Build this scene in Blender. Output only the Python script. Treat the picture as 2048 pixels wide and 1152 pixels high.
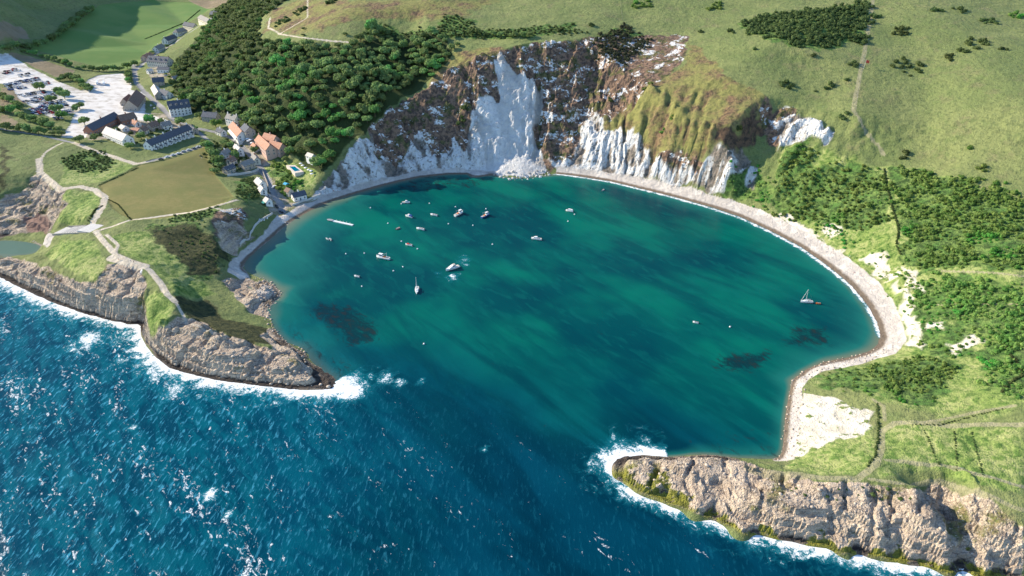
import bpy, bmesh, math, random
import numpy as np
from mathutils import Vector, Matrix
from mathutils.geometry import delaunay_2d_cdt
R = math.radians
random.seed(7)
for o in list(bpy.data.objects): bpy.data.objects.remove(o)
scene = bpy.context.scene
COL = scene.collection

# ---------------------------------------------------------------- camera
CAM_H, PITCH, FPX = 213.0, 30.0, 1365.33          # metres, degrees below horizontal, focal length in photo pixels
cam_d = bpy.data.cameras.new('camera'); cam = bpy.data.objects.new('camera', cam_d); COL.objects.link(cam)
cam.location = (0, 0, CAM_H); cam.rotation_euler = (R(90 - PITCH), 0, 0)
cam_d.sensor_width = 36; cam_d.lens = 36 * FPX / 2048
cam_d.clip_start = 1; cam_d.clip_end = 9000
scene.camera = cam
scene.render.resolution_x, scene.render.resolution_y = 1024, 576

# ---------------------------------------------------------------- sky, sun, exposure
SUN_EL, SUN_FROM = 27.0, (-0.945, 0.327)             # sun stands left of and slightly beyond the cove
world = bpy.data.worlds.new('World'); scene.world = world; world.use_nodes = True
wn = world.node_tree.nodes; wl = world.node_tree.links; wn.clear()
sky = wn.new('ShaderNodeTexSky'); sky.sky_type = 'NISHITA'; sky.sun_disc = False
sky.sun_elevation = R(SUN_EL); sky.sun_rotation = math.atan2(SUN_FROM[0], SUN_FROM[1])
sky.air_density = 1.0; sky.dust_density = 0.1; sky.ozone_density = 4.0
bg = wn.new('ShaderNodeBackground'); bg.inputs['Strength'].default_value = 0.15
wo = wn.new('ShaderNodeOutputWorld'); wl.new(sky.outputs[0], bg.inputs[0]); wl.new(bg.outputs[0], wo.inputs[0])
sun_d = bpy.data.lights.new('sun', 'SUN'); sun_d.energy = 4.6; sun_d.angle = R(0.5); sun_d.color = (1.0, 0.88, 0.68)
sun = bpy.data.objects.new('sun', sun_d); COL.objects.link(sun)
_d = Vector((-SUN_FROM[0] * math.cos(R(SUN_EL)), -SUN_FROM[1] * math.cos(R(SUN_EL)), -math.sin(R(SUN_EL))))
sun.rotation_euler = _d.to_track_quat('-Z', 'Y').to_euler(); sun.location = (-300, 200, 400)
vs = scene.view_settings
vs.view_transform = 'Standard'; vs.look = 'None'; vs.gamma = 1.0; vs.exposure = 0.85; vs.use_curve_mapping = False
scene.render.engine = 'CYCLES'
scene.cycles.max_bounces = 4; scene.cycles.diffuse_bounces = 2; scene.cycles.glossy_bounces = 2; scene.cycles.caustics_reflective = False; scene.cycles.caustics_refractive = False

# ---------------------------------------------------------------- numpy helpers
_rng = np.random.RandomState(11)
_perm = np.concatenate([_rng.permutation(512)] * 2)
_ga = _rng.rand(512) * 2 * np.pi
_gx, _gy = np.cos(_ga), np.sin(_ga)
def perlin(x, y):
    xi = np.floor(x).astype(np.int64); yi = np.floor(y).astype(np.int64)
    xf = x - xi; yf = y - yi
    u = xf * xf * xf * (xf * (xf * 6 - 15) + 10); v = yf * yf * yf * (yf * (yf * 6 - 15) + 10)
    def g(ix, iy, dx, dy):
        h = _perm[(_perm[ix & 511] + iy) & 511]
        return _gx[h] * dx + _gy[h] * dy
    a = g(xi, yi, xf, yf); b = g(xi + 1, yi, xf - 1, yf); c = g(xi, yi + 1, xf, yf - 1); d = g(xi + 1, yi + 1, xf - 1, yf - 1)
    return ((a + u * (b - a)) + v * ((c + u * (d - c)) - (a + u * (b - a)))) * 1.5
def fbm(x, y, s, octv=4, gain=0.5, seed=0.0):
    x = x / s + seed * 17.3; y = y / s + seed * 9.1
    t = 0; a = 1.0; n = 0
    for i in range(octv):
        t = t + a * perlin(x, y); n += a; a *= gain; x = x * 2.03 + 5.2; y = y * 2.03 + 1.3
    return t / n
def ridged(x, y, s, octv=3, seed=0.0):
    x = x / s + seed * 13.7; y = y / s + seed * 4.4
    t = 0; a = 1.0; n = 0
    for i in range(octv):
        t = t + a * (1 - np.abs(perlin(x, y)) * 2); n += a; a *= 0.5; x = x * 2.1 + 3.1; y = y * 2.1 + 7.7
    return t / n
def sstep(a, b, x):
    t = np.clip((x - a) / (b - a), 0, 1); return t * t * (3 - 2 * t)
_ct, _st = math.cos(R(PITCH)), math.sin(R(PITCH))
def P(px, py, z):
    """photo pixel + height above the sea -> world point"""
    u = (px - 1024) / FPX; v = (py - 576) / FPX
    dep = (CAM_H - z) / (_st + v * _ct)
    return (u * dep, dep * (_ct - v * _st), z)
def seg_dist(x, y, pts, closed=False):
    d = np.full(x.shape, 1e9); idx = np.zeros(x.shape, int)
    n = len(pts) if closed else len(pts) - 1
    for i in range(n):
        ax, ay = pts[i][:2]; bx, by = pts[(i + 1) % len(pts)][:2]
        dx, dy = bx - ax, by - ay; L = dx * dx + dy * dy + 1e-9
        t = np.clip(((x - ax) * dx + (y - ay) * dy) / L, 0, 1)
        q = np.hypot(x - ax - t * dx, y - ay - t * dy)
        m = q < d; d[m] = q[m]; idx[m] = i
    return d, idx
def in_poly(x, y, pts):
    r = np.zeros(x.shape, bool)
    for i in range(len(pts)):
        ax, ay = pts[i][:2]; bx, by = pts[(i + 1) % len(pts)][:2]
        if ay == by: continue
        c = ((ay > y) != (by > y)) & (x < (bx - ax) * (y - ay) / (by - ay) + ax)
        r ^= c
    return r

# ---------------------------------------------------------------- relief: shoreline and spot heights read off the photo
SHORE_W = [(-60, 535), (0, 553), (60, 582), (100, 600), (130, 610), (175, 625), (240, 640), (275, 645), (283, 640), (287, 668), (300, 690), (320, 715), (345, 735),
 (380, 745), (420, 755), (470, 762), (530, 770), (600, 778), (655, 780), (690, 772), (672, 762), (640, 742), (612, 735), (612, 712), (598, 697), (575, 688),
 (560, 675), (548, 660), (540, 640), (533, 625), (532, 612), (548, 600), (562, 590), (550, 575), (530, 560), (505, 553), (489, 545), (482, 530), (490, 515),
 (520, 490), (555, 462), (582, 440), (620, 419), (660, 401), (720, 383), (780, 366), (840, 353), (900, 347), (960, 346), (1000, 351), (1040, 356), (1080, 351),
 (1110, 346), (1150, 351), (1220, 362), (1290, 379), (1350, 394), (1420, 413), (1480, 433), (1540, 461), (1600, 492), (1650, 527), (1700, 567), (1735, 607),
 (1755, 642), (1765, 672), (1758, 692), (1735, 706), (1700, 716), (1650, 724), (1605, 745), (1587, 762), (1579, 790), (1571, 830), (1568, 870), (1566, 905),
 (1558, 920), (1520, 921), (1470, 918), (1420, 912), (1380, 912), (1340, 916), (1290, 910), (1265, 912), (1232, 918), (1225, 930), (1235, 945), (1255, 965),
 (1275, 985), (1330, 1005), (1390, 1025), (1450, 1046), (1500, 1061), (1550, 1071), (1620, 1086), (1700, 1101), (1760, 1115), (1830, 1126), (1900, 1136), (1980, 1148), (2048, 1156)]
SHORE = [(-1700, 500), (-700, 480), (-520, 450), (-420, 412)] + [P(a, b, 0)[:2] for a, b in SHORE_W] + [(260, 135), (400, 100), (900, 60), (1700, 40)]
LINES = [  # polylines of (px, py, z)
 [(1110, 336, 3), (1180, 341, 3), (1250, 351, 3.5), (1320, 366, 3.5), (1400, 386, 3.5), (1470, 404, 3.5), (1530, 427, 3.5), (1590, 456, 3.5), (1640, 482, 3.5), (1700, 521, 3.5), (1750, 561, 3.5), (1783, 600, 3.5), (1800, 635, 3.5), (1806, 680, 3.5), (1788, 704, 3), (1740, 719, 2.5), (1690, 731, 2.5), (1640, 737, 2.5), (1605, 760, 2.5)],
 [(570, 432, 3), (610, 408, 3), (645, 395, 3), (700, 377, 3), (760, 361, 3), (830, 345, 3), (900, 338, 3), (990, 343, 3)],
 [(463, 538, 3), (468, 520, 3), (500, 495, 3), (525, 470, 3), (548, 445, 3)],
 [(625, 372, 10), (660, 330, 19), (700, 290, 30), (740, 262, 35), (800, 205, 50), (850, 180, 58), (900, 140, 72), (950, 115, 82), (1000, 103, 87), (1060, 85, 93), (1130, 78, 95), (1200, 72, 95), (1300, 70, 96), (1370, 68, 97), (1400, 95, 92), (1450, 150, 81), (1530, 190, 72), (1600, 205, 68), (1660, 250, 58), (1700, 285, 50), (1750, 330, 40), (1770, 380, 33), (1785, 430, 25), (1792, 480, 19), (1800, 540, 12), (1832, 600, 10), (1850, 650, 11)],
 [(560, 425, 2.5), (565, 405, 4), (545, 385, 6), (530, 350, 9), (510, 320, 11), (480, 290, 14), (450, 268, 16), (410, 262, 18), (350, 230, 18), (300, 205, 20), (280, 165, 22), (275, 135, 23), (310, 112, 24), (350, 83, 28), (400, 45, 34)],
 [(500, 385, 14), (475, 415, 18), (440, 430, 20), (415, 450, 20), (430, 485, 15), (452, 505, 8)],
 [(180, 455, 21), (215, 500, 22), (250, 520, 22), (285, 532, 21.5), (310, 552, 21), (332, 578, 20), (352, 604, 18.5), (362, 640, 16.5), (420, 665, 14.5), (480, 690, 12.5), (540, 700, 10.5), (590, 715, 8.5), (610, 724, 6), (640, 757, 2.5)],
 [(0, 520, 7), (50, 540, 8), (100, 560, 9), (150, 580, 12), (200, 590, 14), (250, 598, 15), (275, 590, 16), (288, 615, 16), (296, 650, 12), (310, 675, 9), (345, 690, 9.5), (400, 705, 10), (460, 722, 9), (530, 738, 7), (600, 755, 4.5)],
 [(1240, 937, 2.5), (1262, 950, 4), (1300, 967, 5), (1350, 985, 6), (1400, 1002, 6), (1450, 1018, 6.5), (1500, 1032, 7), (1560, 1042, 7), (1620, 1053, 7.5), (1700, 1067, 8), (1760, 1078, 8), (1830, 1088, 8), (1900, 1102, 8), (1980, 1113, 8), (2048, 1118, 8)],
 [(1265, 918, 5), (1300, 922, 6), (1350, 926, 7), (1400, 914, 8), (1450, 917, 9), (1500, 928, 10), (1560, 942, 10.5), (1600, 946, 11), (1650, 955, 13), (1720, 957, 14), (1800, 968, 15), (1880, 965, 16), (1960, 985, 16.5), (2048, 1020, 17)],
]
SPOTS = [  # single spot heights (px, py, z)
 (600, 395, 4), (590, 340, 12), (625, 330, 15), (560, 330, 11), (610, 300, 19), (430, 560, 6), (450, 600, 5), (480, 572, 3), (500, 600, 3), (450, 640, 5.5), (500, 655, 4), (385, 598, 9.5), (400, 625, 8), (360, 560, 13.5), (380, 520, 14), (330, 470, 20), (400, 475, 16), (530, 600, 2), (535, 575, 2), (545, 590, 1.5), (440, 530, 9),
 (420, 300, 19), (300, 340, 22), (220, 370, 23), (230, 420, 23), (340, 410, 22), (420, 400, 20), (460, 395, 19), (260, 440, 23), (180, 425, 22.5), (150, 470, 17), (110, 465, 13),
 (0, 350, 26), (40, 330, 27), (80, 345, 25), (125, 385, 22), (30, 400, 13), (60, 425, 9), (0, 440, 7), (100, 440, 11), (60, 463, 3), (0, 462, 3), (130, 430, 19),
 (130, 500, 18), (100, 497, 11), (170, 520, 20), (190, 560, 18), (95, 522, 8), (60, 515, 2), (200, 490, 21),
 (300, 600, 18.5), (320, 640, 16), (345, 625, 17.5), (330, 665, 13),
 (260, 215, 21), (200, 240, 23), (230, 270, 22), (290, 280, 21), (120, 260, 26), (150, 285, 25), (60, 270, 28), (0, 260, 32), (0, 300, 29),
 (0, 110, 43), (60, 150, 34), (150, 190, 26), (200, 170, 24), (250, 190, 22), (0, 200, 34), (50, 230, 30), (90, 120, 36), (40, 100, 43), (130, 150, 29),
 (200, 130, 26), (300, 90, 26), (250, 50, 38), (330, 10, 42), (120, 100, 38), (180, 60, 42), (370, 50, 32), (420, 5, 42),
 (0, 0, 90), (60, 20, 70), (100, 50, 56), (0, 60, 68), (40, 80, 52), (150, 20, 60), (250, 0, 58), (0, 85, 56),
 (350, 180, 22), (390, 222, 20), (440, 237, 20), (490, 257, 19), (540, 290, 17), (600, 312, 18), (400, 130, 32), (450, 180, 36), (520, 230, 37), (600, 265, 37), (660, 270, 38), (380, 90, 36), (440, 20, 60), (470, 80, 62), (550, 130, 66), (650, 170, 63), (750, 180, 60), (520, 60, 82), (600, 80, 86), (700, 85, 86), (800, 90, 82), (870, 70, 93),
 (560, 0, 102), (700, 20, 108), (850, 10, 112), (1000, 40, 103), (1000, 0, 113), (1200, 0, 116), (1200, 40, 105), (1400, 0, 118), (1400, 50, 103), (1550, 80, 103), (1550, 0, 121), (1740, 0, 124), (1722, 130, 90), (1710, 220, 69), (1600, 130, 88), (1500, 120, 90),
 (1040, 335, 5), (1040, 310, 11), (1180, 200, 50), (1150, 260, 27), (1230, 240, 39), (1300, 180, 66), (1250, 140, 75), (1380, 250, 50), (1450, 260, 52),
 (1950, 600, 20), (2048, 600, 27), (1900, 500, 25), (2000, 450, 36), (2048, 400, 45), (1900, 380, 41), (1850, 320, 47), (2048, 330, 57), (1950, 300, 58), (1850, 260, 61), (2048, 200, 86), (1850, 130, 91), (1950, 80, 107), (2048, 0, 124), (1850, 0, 126),
 (1950, 700, 17), (2048, 700, 23), (1870, 720, 12), (1780, 740, 9), (1720, 750, 8), (1660, 757, 5), (1600, 790, 2.5), (1600, 850, 2.5), (1590, 900, 2.5), (1640, 810, 6), (1720, 825, 10), (1740, 870, 11), (1690, 890, 10), (1640, 890, 6.5), (1760, 800, 11), (1800, 850, 13), (1900, 850, 16), (2048, 850, 23), (1760, 920, 14.5), (1610, 920, 6), (1900, 920, 17), (2048, 930, 20),
 (1500, 995, 9), (1600, 1005, 11), (1700, 1005, 12), (1800, 1005, 13), (1822, 985, 16), (1836, 985, 17), (1838, 1005, 16.5), (1840, 1025, 15), (1840, 1048, 12), (1862, 992, 7), (1866, 1010, 4.5), (1880, 1020, 4), (1905, 1040, 4), (1925, 1055, 5), (1900, 1000, 6.5), (1880, 985, 9), (1945, 1010, 13), (1940, 1070, 8), (2000, 1020, 15), (2048, 1060, 14), (1980, 1060, 11.5),
 # sea bed
 (1130, 362, -1.6), (1220, 376, -1.8), (1290, 394, -1.8), (1350, 409, -1.8), (1420, 431, -1.8), (1480, 453, -1.8), (1540, 482, -1.8), (1590, 513, -1.8), (1630, 545, -1.8), (1668, 585, -1.8), (1695, 625, -1.7), (1712, 660, -1.5), (1690, 690, -1.6), (1640, 705, -1.5), (1590, 735, -1.4), (1555, 790, -1.8), (1545, 850, -1.8), (1540, 895, -2),
 (520, 540, -0.7), (530, 518, -0.8), (570, 490, -0.8), (620, 450, -0.9), (680, 425, -1.2), (600, 540, -1.2), (640, 480, -1.4), (560, 560, -0.9), (700, 440, -1.8), (660, 560, -2.2), (760, 396, -1.8), (840, 378, -2), (940, 365, -2.2), (1060, 368, -2), (600, 600, -1.6), (600, 660, -2),
 (900, 420, -5), (1000, 450, -6), (800, 500, -5), (1000, 600, -7), (1250, 500, -6), (1300, 600, -6), (1500, 600, -4.5), (1450, 750, -4.5), (1200, 800, -8), (900, 700, -7), (700, 620, -3.5), (1000, 900, -10), (1400, 870, -5),
]
SPOTS_W = [  # spot heights beyond the frame (world metres)
 (-760, 780, 92), (-765, 860, 128), (-775, 1000, 150), (-790, 1100, 156), (-800, 1250, 152), (-840, 1400, 130), (-740, 690, 62), (-650, 640, 46), (-1100, 900, 95), (-1100, 1300, 100), (-1700, 1200, 110), (-1700, 700, 80), (-900, 650, 60),
 (-520, 520, 30), (-470, 470, 18), (-640, 540, 40), (-1200, 560, 50), (-1700, 540, 40),
 (-620, 1500, 60), (-500, 1700, 70), (-300, 1400, 90), (-200, 1000, 140), (0, 900, 150), (150, 900, 162), (350, 850, 160), (550, 830, 150), (700, 800, 140), (0, 1150, 110), (400, 1150, 110), (-350, 1050, 95), (-1700, 2700, 90), (0, 2700, 90), (1700, 2700, 90), (-600, 2300, 70), (700, 1900, 70), (1700, 1500, 80), (1700, 800, 140), (1000, 800, 150), (1000, 400, 100), (600, 450, 92), (600, 250, 45), (450, 300, 45), (420, 200, 32), (1000, 200, 50), (1700, 300, 80), (1700, 120, 30), (330, 180, 24),
]
DEEP_W = [(-120, 180, -12), (0, 120, -14), (-250, 260, -10), (-400, 330, -10), (100, 110, -12), (-1700, 300, -20), (-1700, 0, -20), (0, 0, -20), (250, 60, -14), (1700, 0, -16), (700, 0, -18), (-700, 0, -20), (-700, 330, -14), (-300, 80, -16)]
POOL = [(-80, 478), (0, 480), (60, 485), (92, 492), (85, 503), (50, 512), (0, 509), (-60, 500)]

ctrl = []
def densify(line, step=9.0):
    out = []
    for a, b in zip(line[:-1], line[1:]):
        n = max(1, int(math.dist(a[:2], b[:2]) / step))
        for k in range(n):
            t = k / n; out.append(tuple(a[i] + (b[i] - a[i]) * t for i in range(len(a))))
    out.append(tuple(line[-1])); return out
ctrl += [(x, y, 0.0) for x, y in densify(SHORE, 5.0)]
for L in LINES: ctrl += densify([P(*p) for p in L])
ctrl += [P(*p) for p in SPOTS] + SPOTS_W + DEEP_W
_pool = [P(a, b, 0) for a, b in POOL]
ctrl += densify(_pool + [_pool[0]], 5.0) + [P(20, 495, -3), P(60, 497, -2.5), P(-40, 490, -3)]
# open-sea bed drops off quickly beside the cliffs
_sx = SHORE
for i in range(1, len(_sx) - 1):
    if not (4 <= i <= 23 or i >= len(SHORE) - 24): continue
    ax, ay = _sx[i - 1]; bx, by = _sx[i + 1]; nx, ny = (by - ay), -(bx - ax); l = math.hypot(nx, ny) + 1e-6
    ctrl.append((_sx[i][0] + nx / l * 12, _sx[i][1] + ny / l * 12, -5.0))
GX0, GX1, GY0, GY1, GS = -1700, 1700, 0, 2700, 2.0
NX, NY = int((GX1 - GX0) / GS) + 1, int((GY1 - GY0) / GS) + 1
def build_height():
    keep = {}
    for x, y, z in ctrl: keep[(round(x / 1.5), round(y / 1.5))] = (min(max(x, GX0), GX1), min(max(y, GY0), GY1), z)
    for cx, cy, cz in ((GX0, GY0, -20), (GX1, GY0, -16), (GX0, GY1, 90), (GX1, GY1, 90)): keep[(cx, cy, 'c')] = (cx, cy, cz)
    pts = list(keep.values())
    vco, _, faces, orig, _, _ = delaunay_2d_cdt([Vector(p[:2]) for p in pts], [], [], 0, 1e-4, True)
    zz = [pts[o[0]][2] if o else 0.0 for o in orig]
    Z = np.full((NY, NX), 0.0, np.float32)
    for f in faces:
        (x0, y0), (x1, y1), (x2, y2) = [vco[i] for i in f]; z0, z1, z2 = [zz[i] for i in f]
        i0 = max(0, int((min(x0, x1, x2) - GX0) / GS)); i1 = min(NX - 1, int((max(x0, x1, x2) - GX0) / GS) + 1)
        j0 = max(0, int((min(y0, y1, y2) - GY0) / GS)); j1 = min(NY - 1, int((max(y0, y1, y2) - GY0) / GS) + 1)
        gx = GX0 + GS * np.arange(i0, i1 + 1)[None, :]; gy = GY0 + GS * np.arange(j0, j1 + 1)[:, None]
        det = (y1 - y2) * (x0 - x2) + (x2 - x1) * (y0 - y2)
        if abs(det) < 1e-9: continue
        a = ((y1 - y2) * (gx - x2) + (x2 - x1) * (gy - y2)) / det; b = ((y2 - y0) * (gx - x2) + (x0 - x2) * (gy - y2)) / det; c = 1 - a - b
        m = (a >= -1e-6) & (b >= -1e-6) & (c >= -1e-6)
        z = a * z0 + b * z1 + c * z2
        sub = Z[j0:j1 + 1, i0:i1 + 1]; sub[m] = z[m]
    return Z
def blur(Z, n):
    for _ in range(n):
        Zp = np.pad(Z, 1, mode='edge')
        Z = (Zp[:-2, 1:-1] + Zp[2:, 1:-1] + Zp[1:-1, :-2] + Zp[1:-1, 2:] + 2 * Zp[1:-1, 1:-1]) / 6
    return Z
Z0 = build_height()
# cliffs stay crisp near the shore, open downs and hills are smoothed more
Zs, Zm = blur(Z0, 2), blur(Z0, 40)
_gxx, _gyy = np.meshgrid(GX0 + GS * np.arange(NX), GY0 + GS * np.arange(NY))
_k = sstep(25, 60, Zm) * sstep(0.55, 0.3, np.hypot(*np.gradient(Zm, GS)))
ZB = (Zs * (1 - _k) + Zm * _k).astype(np.float32)
_ra, _rb = P(122, 465, 14.0), P(196, 457, 21.5)
_dx, _dy = _rb[0] - _ra[0], _rb[1] - _ra[1]; _t = np.clip(((_gxx - _ra[0]) * _dx + (_gyy - _ra[1]) * _dy) / (_dx * _dx + _dy * _dy), 0, 1)
_w = sstep(13.0, 8.0, np.hypot(_gxx - _ra[0] - _t * _dx, _gyy - _ra[1] - _t * _dy))
ZB = (ZB * (1 - _w) + (14.0 + 7.5 * _t) * _w).astype(np.float32)
GZY, GZX = np.gradient(blur(ZB, 3), GS)
SLOPE = np.hypot(GZX, GZY)
def bil(G, x, y):
    fx = np.clip((np.asarray(x, float) - GX0) / GS, 0, NX - 1.001); fy = np.clip((np.asarray(y, float) - GY0) / GS, 0, NY - 1.001)
    i = fx.astype(int); j = fy.astype(int); a = fx - i; b = fy - j
    return (G[j, i] * (1 - a) + G[j, i + 1] * a) * (1 - b) + (G[j + 1, i] * (1 - a) + G[j + 1, i + 1] * a) * b
def hit(px, py):
    """where the sight line through a photo pixel meets the relief"""
    u = (px - 1024) / FPX; v = (py - 576) / FPX
    d = np.array([u, _ct - v * _st, -(_st + v * _ct)])
    t = np.arange(150, 2600, 1.0)
    X = d[0] * t; Y = d[1] * t; Zr = CAM_H + d[2] * t
    h = np.maximum(bil(ZB, X, Y), 0)
    b = np.nonzero(Zr <= h)[0]
    if len(b) == 0: return (X[-1], Y[-1])
    k = b[0]
    if k == 0: return (X[0], Y[0])
    e0 = Zr[k - 1] - h[k - 1]; e1 = h[k] - Zr[k]; w = e0 / (e0 + e1 + 1e-9)
    return (X[k - 1] + (X[k] - X[k - 1]) * w, Y[k - 1] + (Y[k] - Y[k - 1]) * w)
def poly_w(pix): return [hit(a, b) for a, b in pix]
def poly_wd(pix, step=25.0):
    out = []
    for (a, b) in zip(pix, pix[1:] + pix[:1]):
        n = max(1, int(math.dist(a, b) / step))
        out += [(a[0] + (b[0] - a[0]) * k / n, a[1] + (b[1] - a[1]) * k / n) for k in range(n)]
    return poly_w(out)
def line_wd(pix, step=12.0):
    out = []
    for (a, b) in zip(pix[:-1], pix[1:]):
        n = max(1, int(math.dist(a, b) / step))
        out += [(a[0] + (b[0] - a[0]) * k / n, a[1] + (b[1] - a[1]) * k / n) for k in range(n)]
    return poly_w(out + [pix[-1]])

# ---------------------------------------------------------------- ground cover, traced on the photo and laid on the relief
COVE_C = (30.0, 415.0)
# scrub that reads as one mass: (name, label, polygon, spacing, rmin, rmax, material)
SCRUB = [('garden_shrubs', 'shrubs and hedges filling the village gardens', [(195, 250), (260, 262), (330, 255), (400, 262), (380, 275), (330, 268), (270, 292), (200, 285)], 5.5, 1.0, 2.2, 'gorse'), ('lane_gardens', 'shrubs in the gardens between lawn and lane', [(415, 275), (470, 282), (500, 318), (510, 330), (470, 345), (430, 345), (412, 300)], 4.0, 1.0, 2.4, 'gorse'), ('hotel_garden_shrubs', 'shrubs in the gardens under the wood above the inn', [(335, 140), (365, 140), (375, 200), (350, 205), (340, 180)], 4.5, 1.0, 2.4, 'scrub'),
 ('foot_scrub', 'scrub tongues reaching down to the back of the right-hand beach', [(1500, 400), (1560, 430), (1620, 455), (1680, 490), (1740, 530), (1790, 560), (1810, 610), (1840, 610), (1830, 560), (1780, 500), (1700, 470), (1590, 420)], 2.8, 0.6, 1.5, 'scrub'), ('east_slope_scrub', 'scrub around the pale scars below the footpath at right', [(1820, 600), (1900, 620), (1950, 660), (1960, 720), (1880, 715), (1840, 690)], 3.0, 0.7, 1.6, 'scrub'),
 ('hill_thicket', 'broad dark thicket on the down left of the hill track', [(1480, 48), (1536, 30), (1650, 18), (1735, 5), (1738, 50), (1722, 85), (1690, 86), (1668, 104), (1620, 97), (1560, 85), (1500, 70)], 3.2, 2.0, 3.4, 'gorse'),
 ('ivy_thicket', 'dark ivy and thorn hanging over the rim of the brown cliff', [(1195, 72), (1250, 52), (1290, 72), (1298, 92), (1270, 105), (1255, 130), (1215, 135), (1190, 110)], 2.6, 1.5, 2.4, 'ivy'),
 ('slope_scrub', 'green scrub covering the slope above the right-hand beach', [(1570, 300), (1612, 285), (1630, 335), (1700, 330), (1765, 345), (1780, 400), (1770, 440), (1700, 470), (1650, 450), (1590, 440), (1550, 420), (1560, 350)], 2.6, 0.9, 2.2, 'scrub'),
 ('valley_scrub', 'dense green scrub filling the hollow at the right edge', [(1790, 330), (1850, 345), (1950, 365), (2060, 400), (2060, 545), (1960, 535), (1880, 530), (1830, 555), (1808, 520), (1805, 450), (1780, 380)], 2.4, 1.0, 2.5, 'scrub'),
 ('hollow_scrub', 'dark green scrub below the footpath at right middle', [(1840, 560), (1920, 555), (2060, 570), (2060, 790), (1990, 800), (1960, 740), (1980, 690), (1920, 630), (1850, 610), (1815, 585)], 2.2, 0.9, 2.3, 'scrub'),
 ('bright_scrub', 'bright green bramble patch above the white rocky flat', [(1735, 738), (1790, 715), (1870, 715), (1920, 735), (1900, 775), (1860, 810), (1820, 812), (1770, 785)], 1.9, 0.8, 1.8, 'scrub'),
 ('path_scrub', 'dark bramble patch between two pale footpaths on the left', [(118, 325), (150, 305), (200, 300), (235, 325), (210, 340), (150, 345)], 2.8, 1.0, 1.8, 'gorse'),
 ('lane_scrub', 'green shrubbery between the village lane and the hotel pool', [(540, 330), (556, 318), (575, 335), (600, 368), (590, 385), (565, 392), (550, 370)], 3.0, 1.4, 2.6, 'scrub'),
 ('bluff_scrub', 'dark shrubs on the bluff behind the slipway', [(475, 365), (505, 352), (520, 372), (520, 395), (490, 405), (465, 385)], 3.0, 1.3, 2.2, 'gorse'),
 ('headland_scrub', 'low scrub on the broken ground above the near rock cliff', [(1560, 955), (1650, 965), (1740, 968), (1830, 985), (1820, 1010), (1740, 1000), (1640, 1000), (1560, 985)], 2.6, 0.5, 1.1, 'gorse'),
 ('rim_scrub', 'low scrub fringing the down above the wood', [(725, 62), (760, 45), (800, 60), (870, 62), (895, 30), (945, 40), (950, 60), (1010, 60), (1150, 45), (1160, 62), (1000, 80), (880, 75), (790, 72)], 3.4, 1.2, 2.2, 'gorse'),
 ('cliff_foot_scrub', 'green scrub at the foot of the sunlit chalk cliff', [(1450, 350), (1510, 330), (1550, 370), (1560, 420), (1520, 410), (1460, 385)], 3.2, 1.0, 1.9, 'scrub'),
 ('lawn_edge_scrub', 'bramble hedge along the seaward edge of the sports lawn', [(335, 432), (380, 426), (430, 412), (438, 425), (400, 445), (345, 445)], 2.4, 0.8, 1.5, 'gorse'),
 ('dark_slope_scrub', 'dark low scrub on the shaded slope above the left beach', [(300, 450), (400, 450), (430, 480), (450, 540), (400, 560), (350, 520)], 3.2, 0.6, 1.2, 'gorse'),
 ('wall_scrub', 'scrub along the rocky edge above the chalk beach', [(1640, 745), (1720, 735), (1760, 760), (1740, 795), (1660, 775)], 3.0, 0.6, 1.2, 'scrub')]

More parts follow.
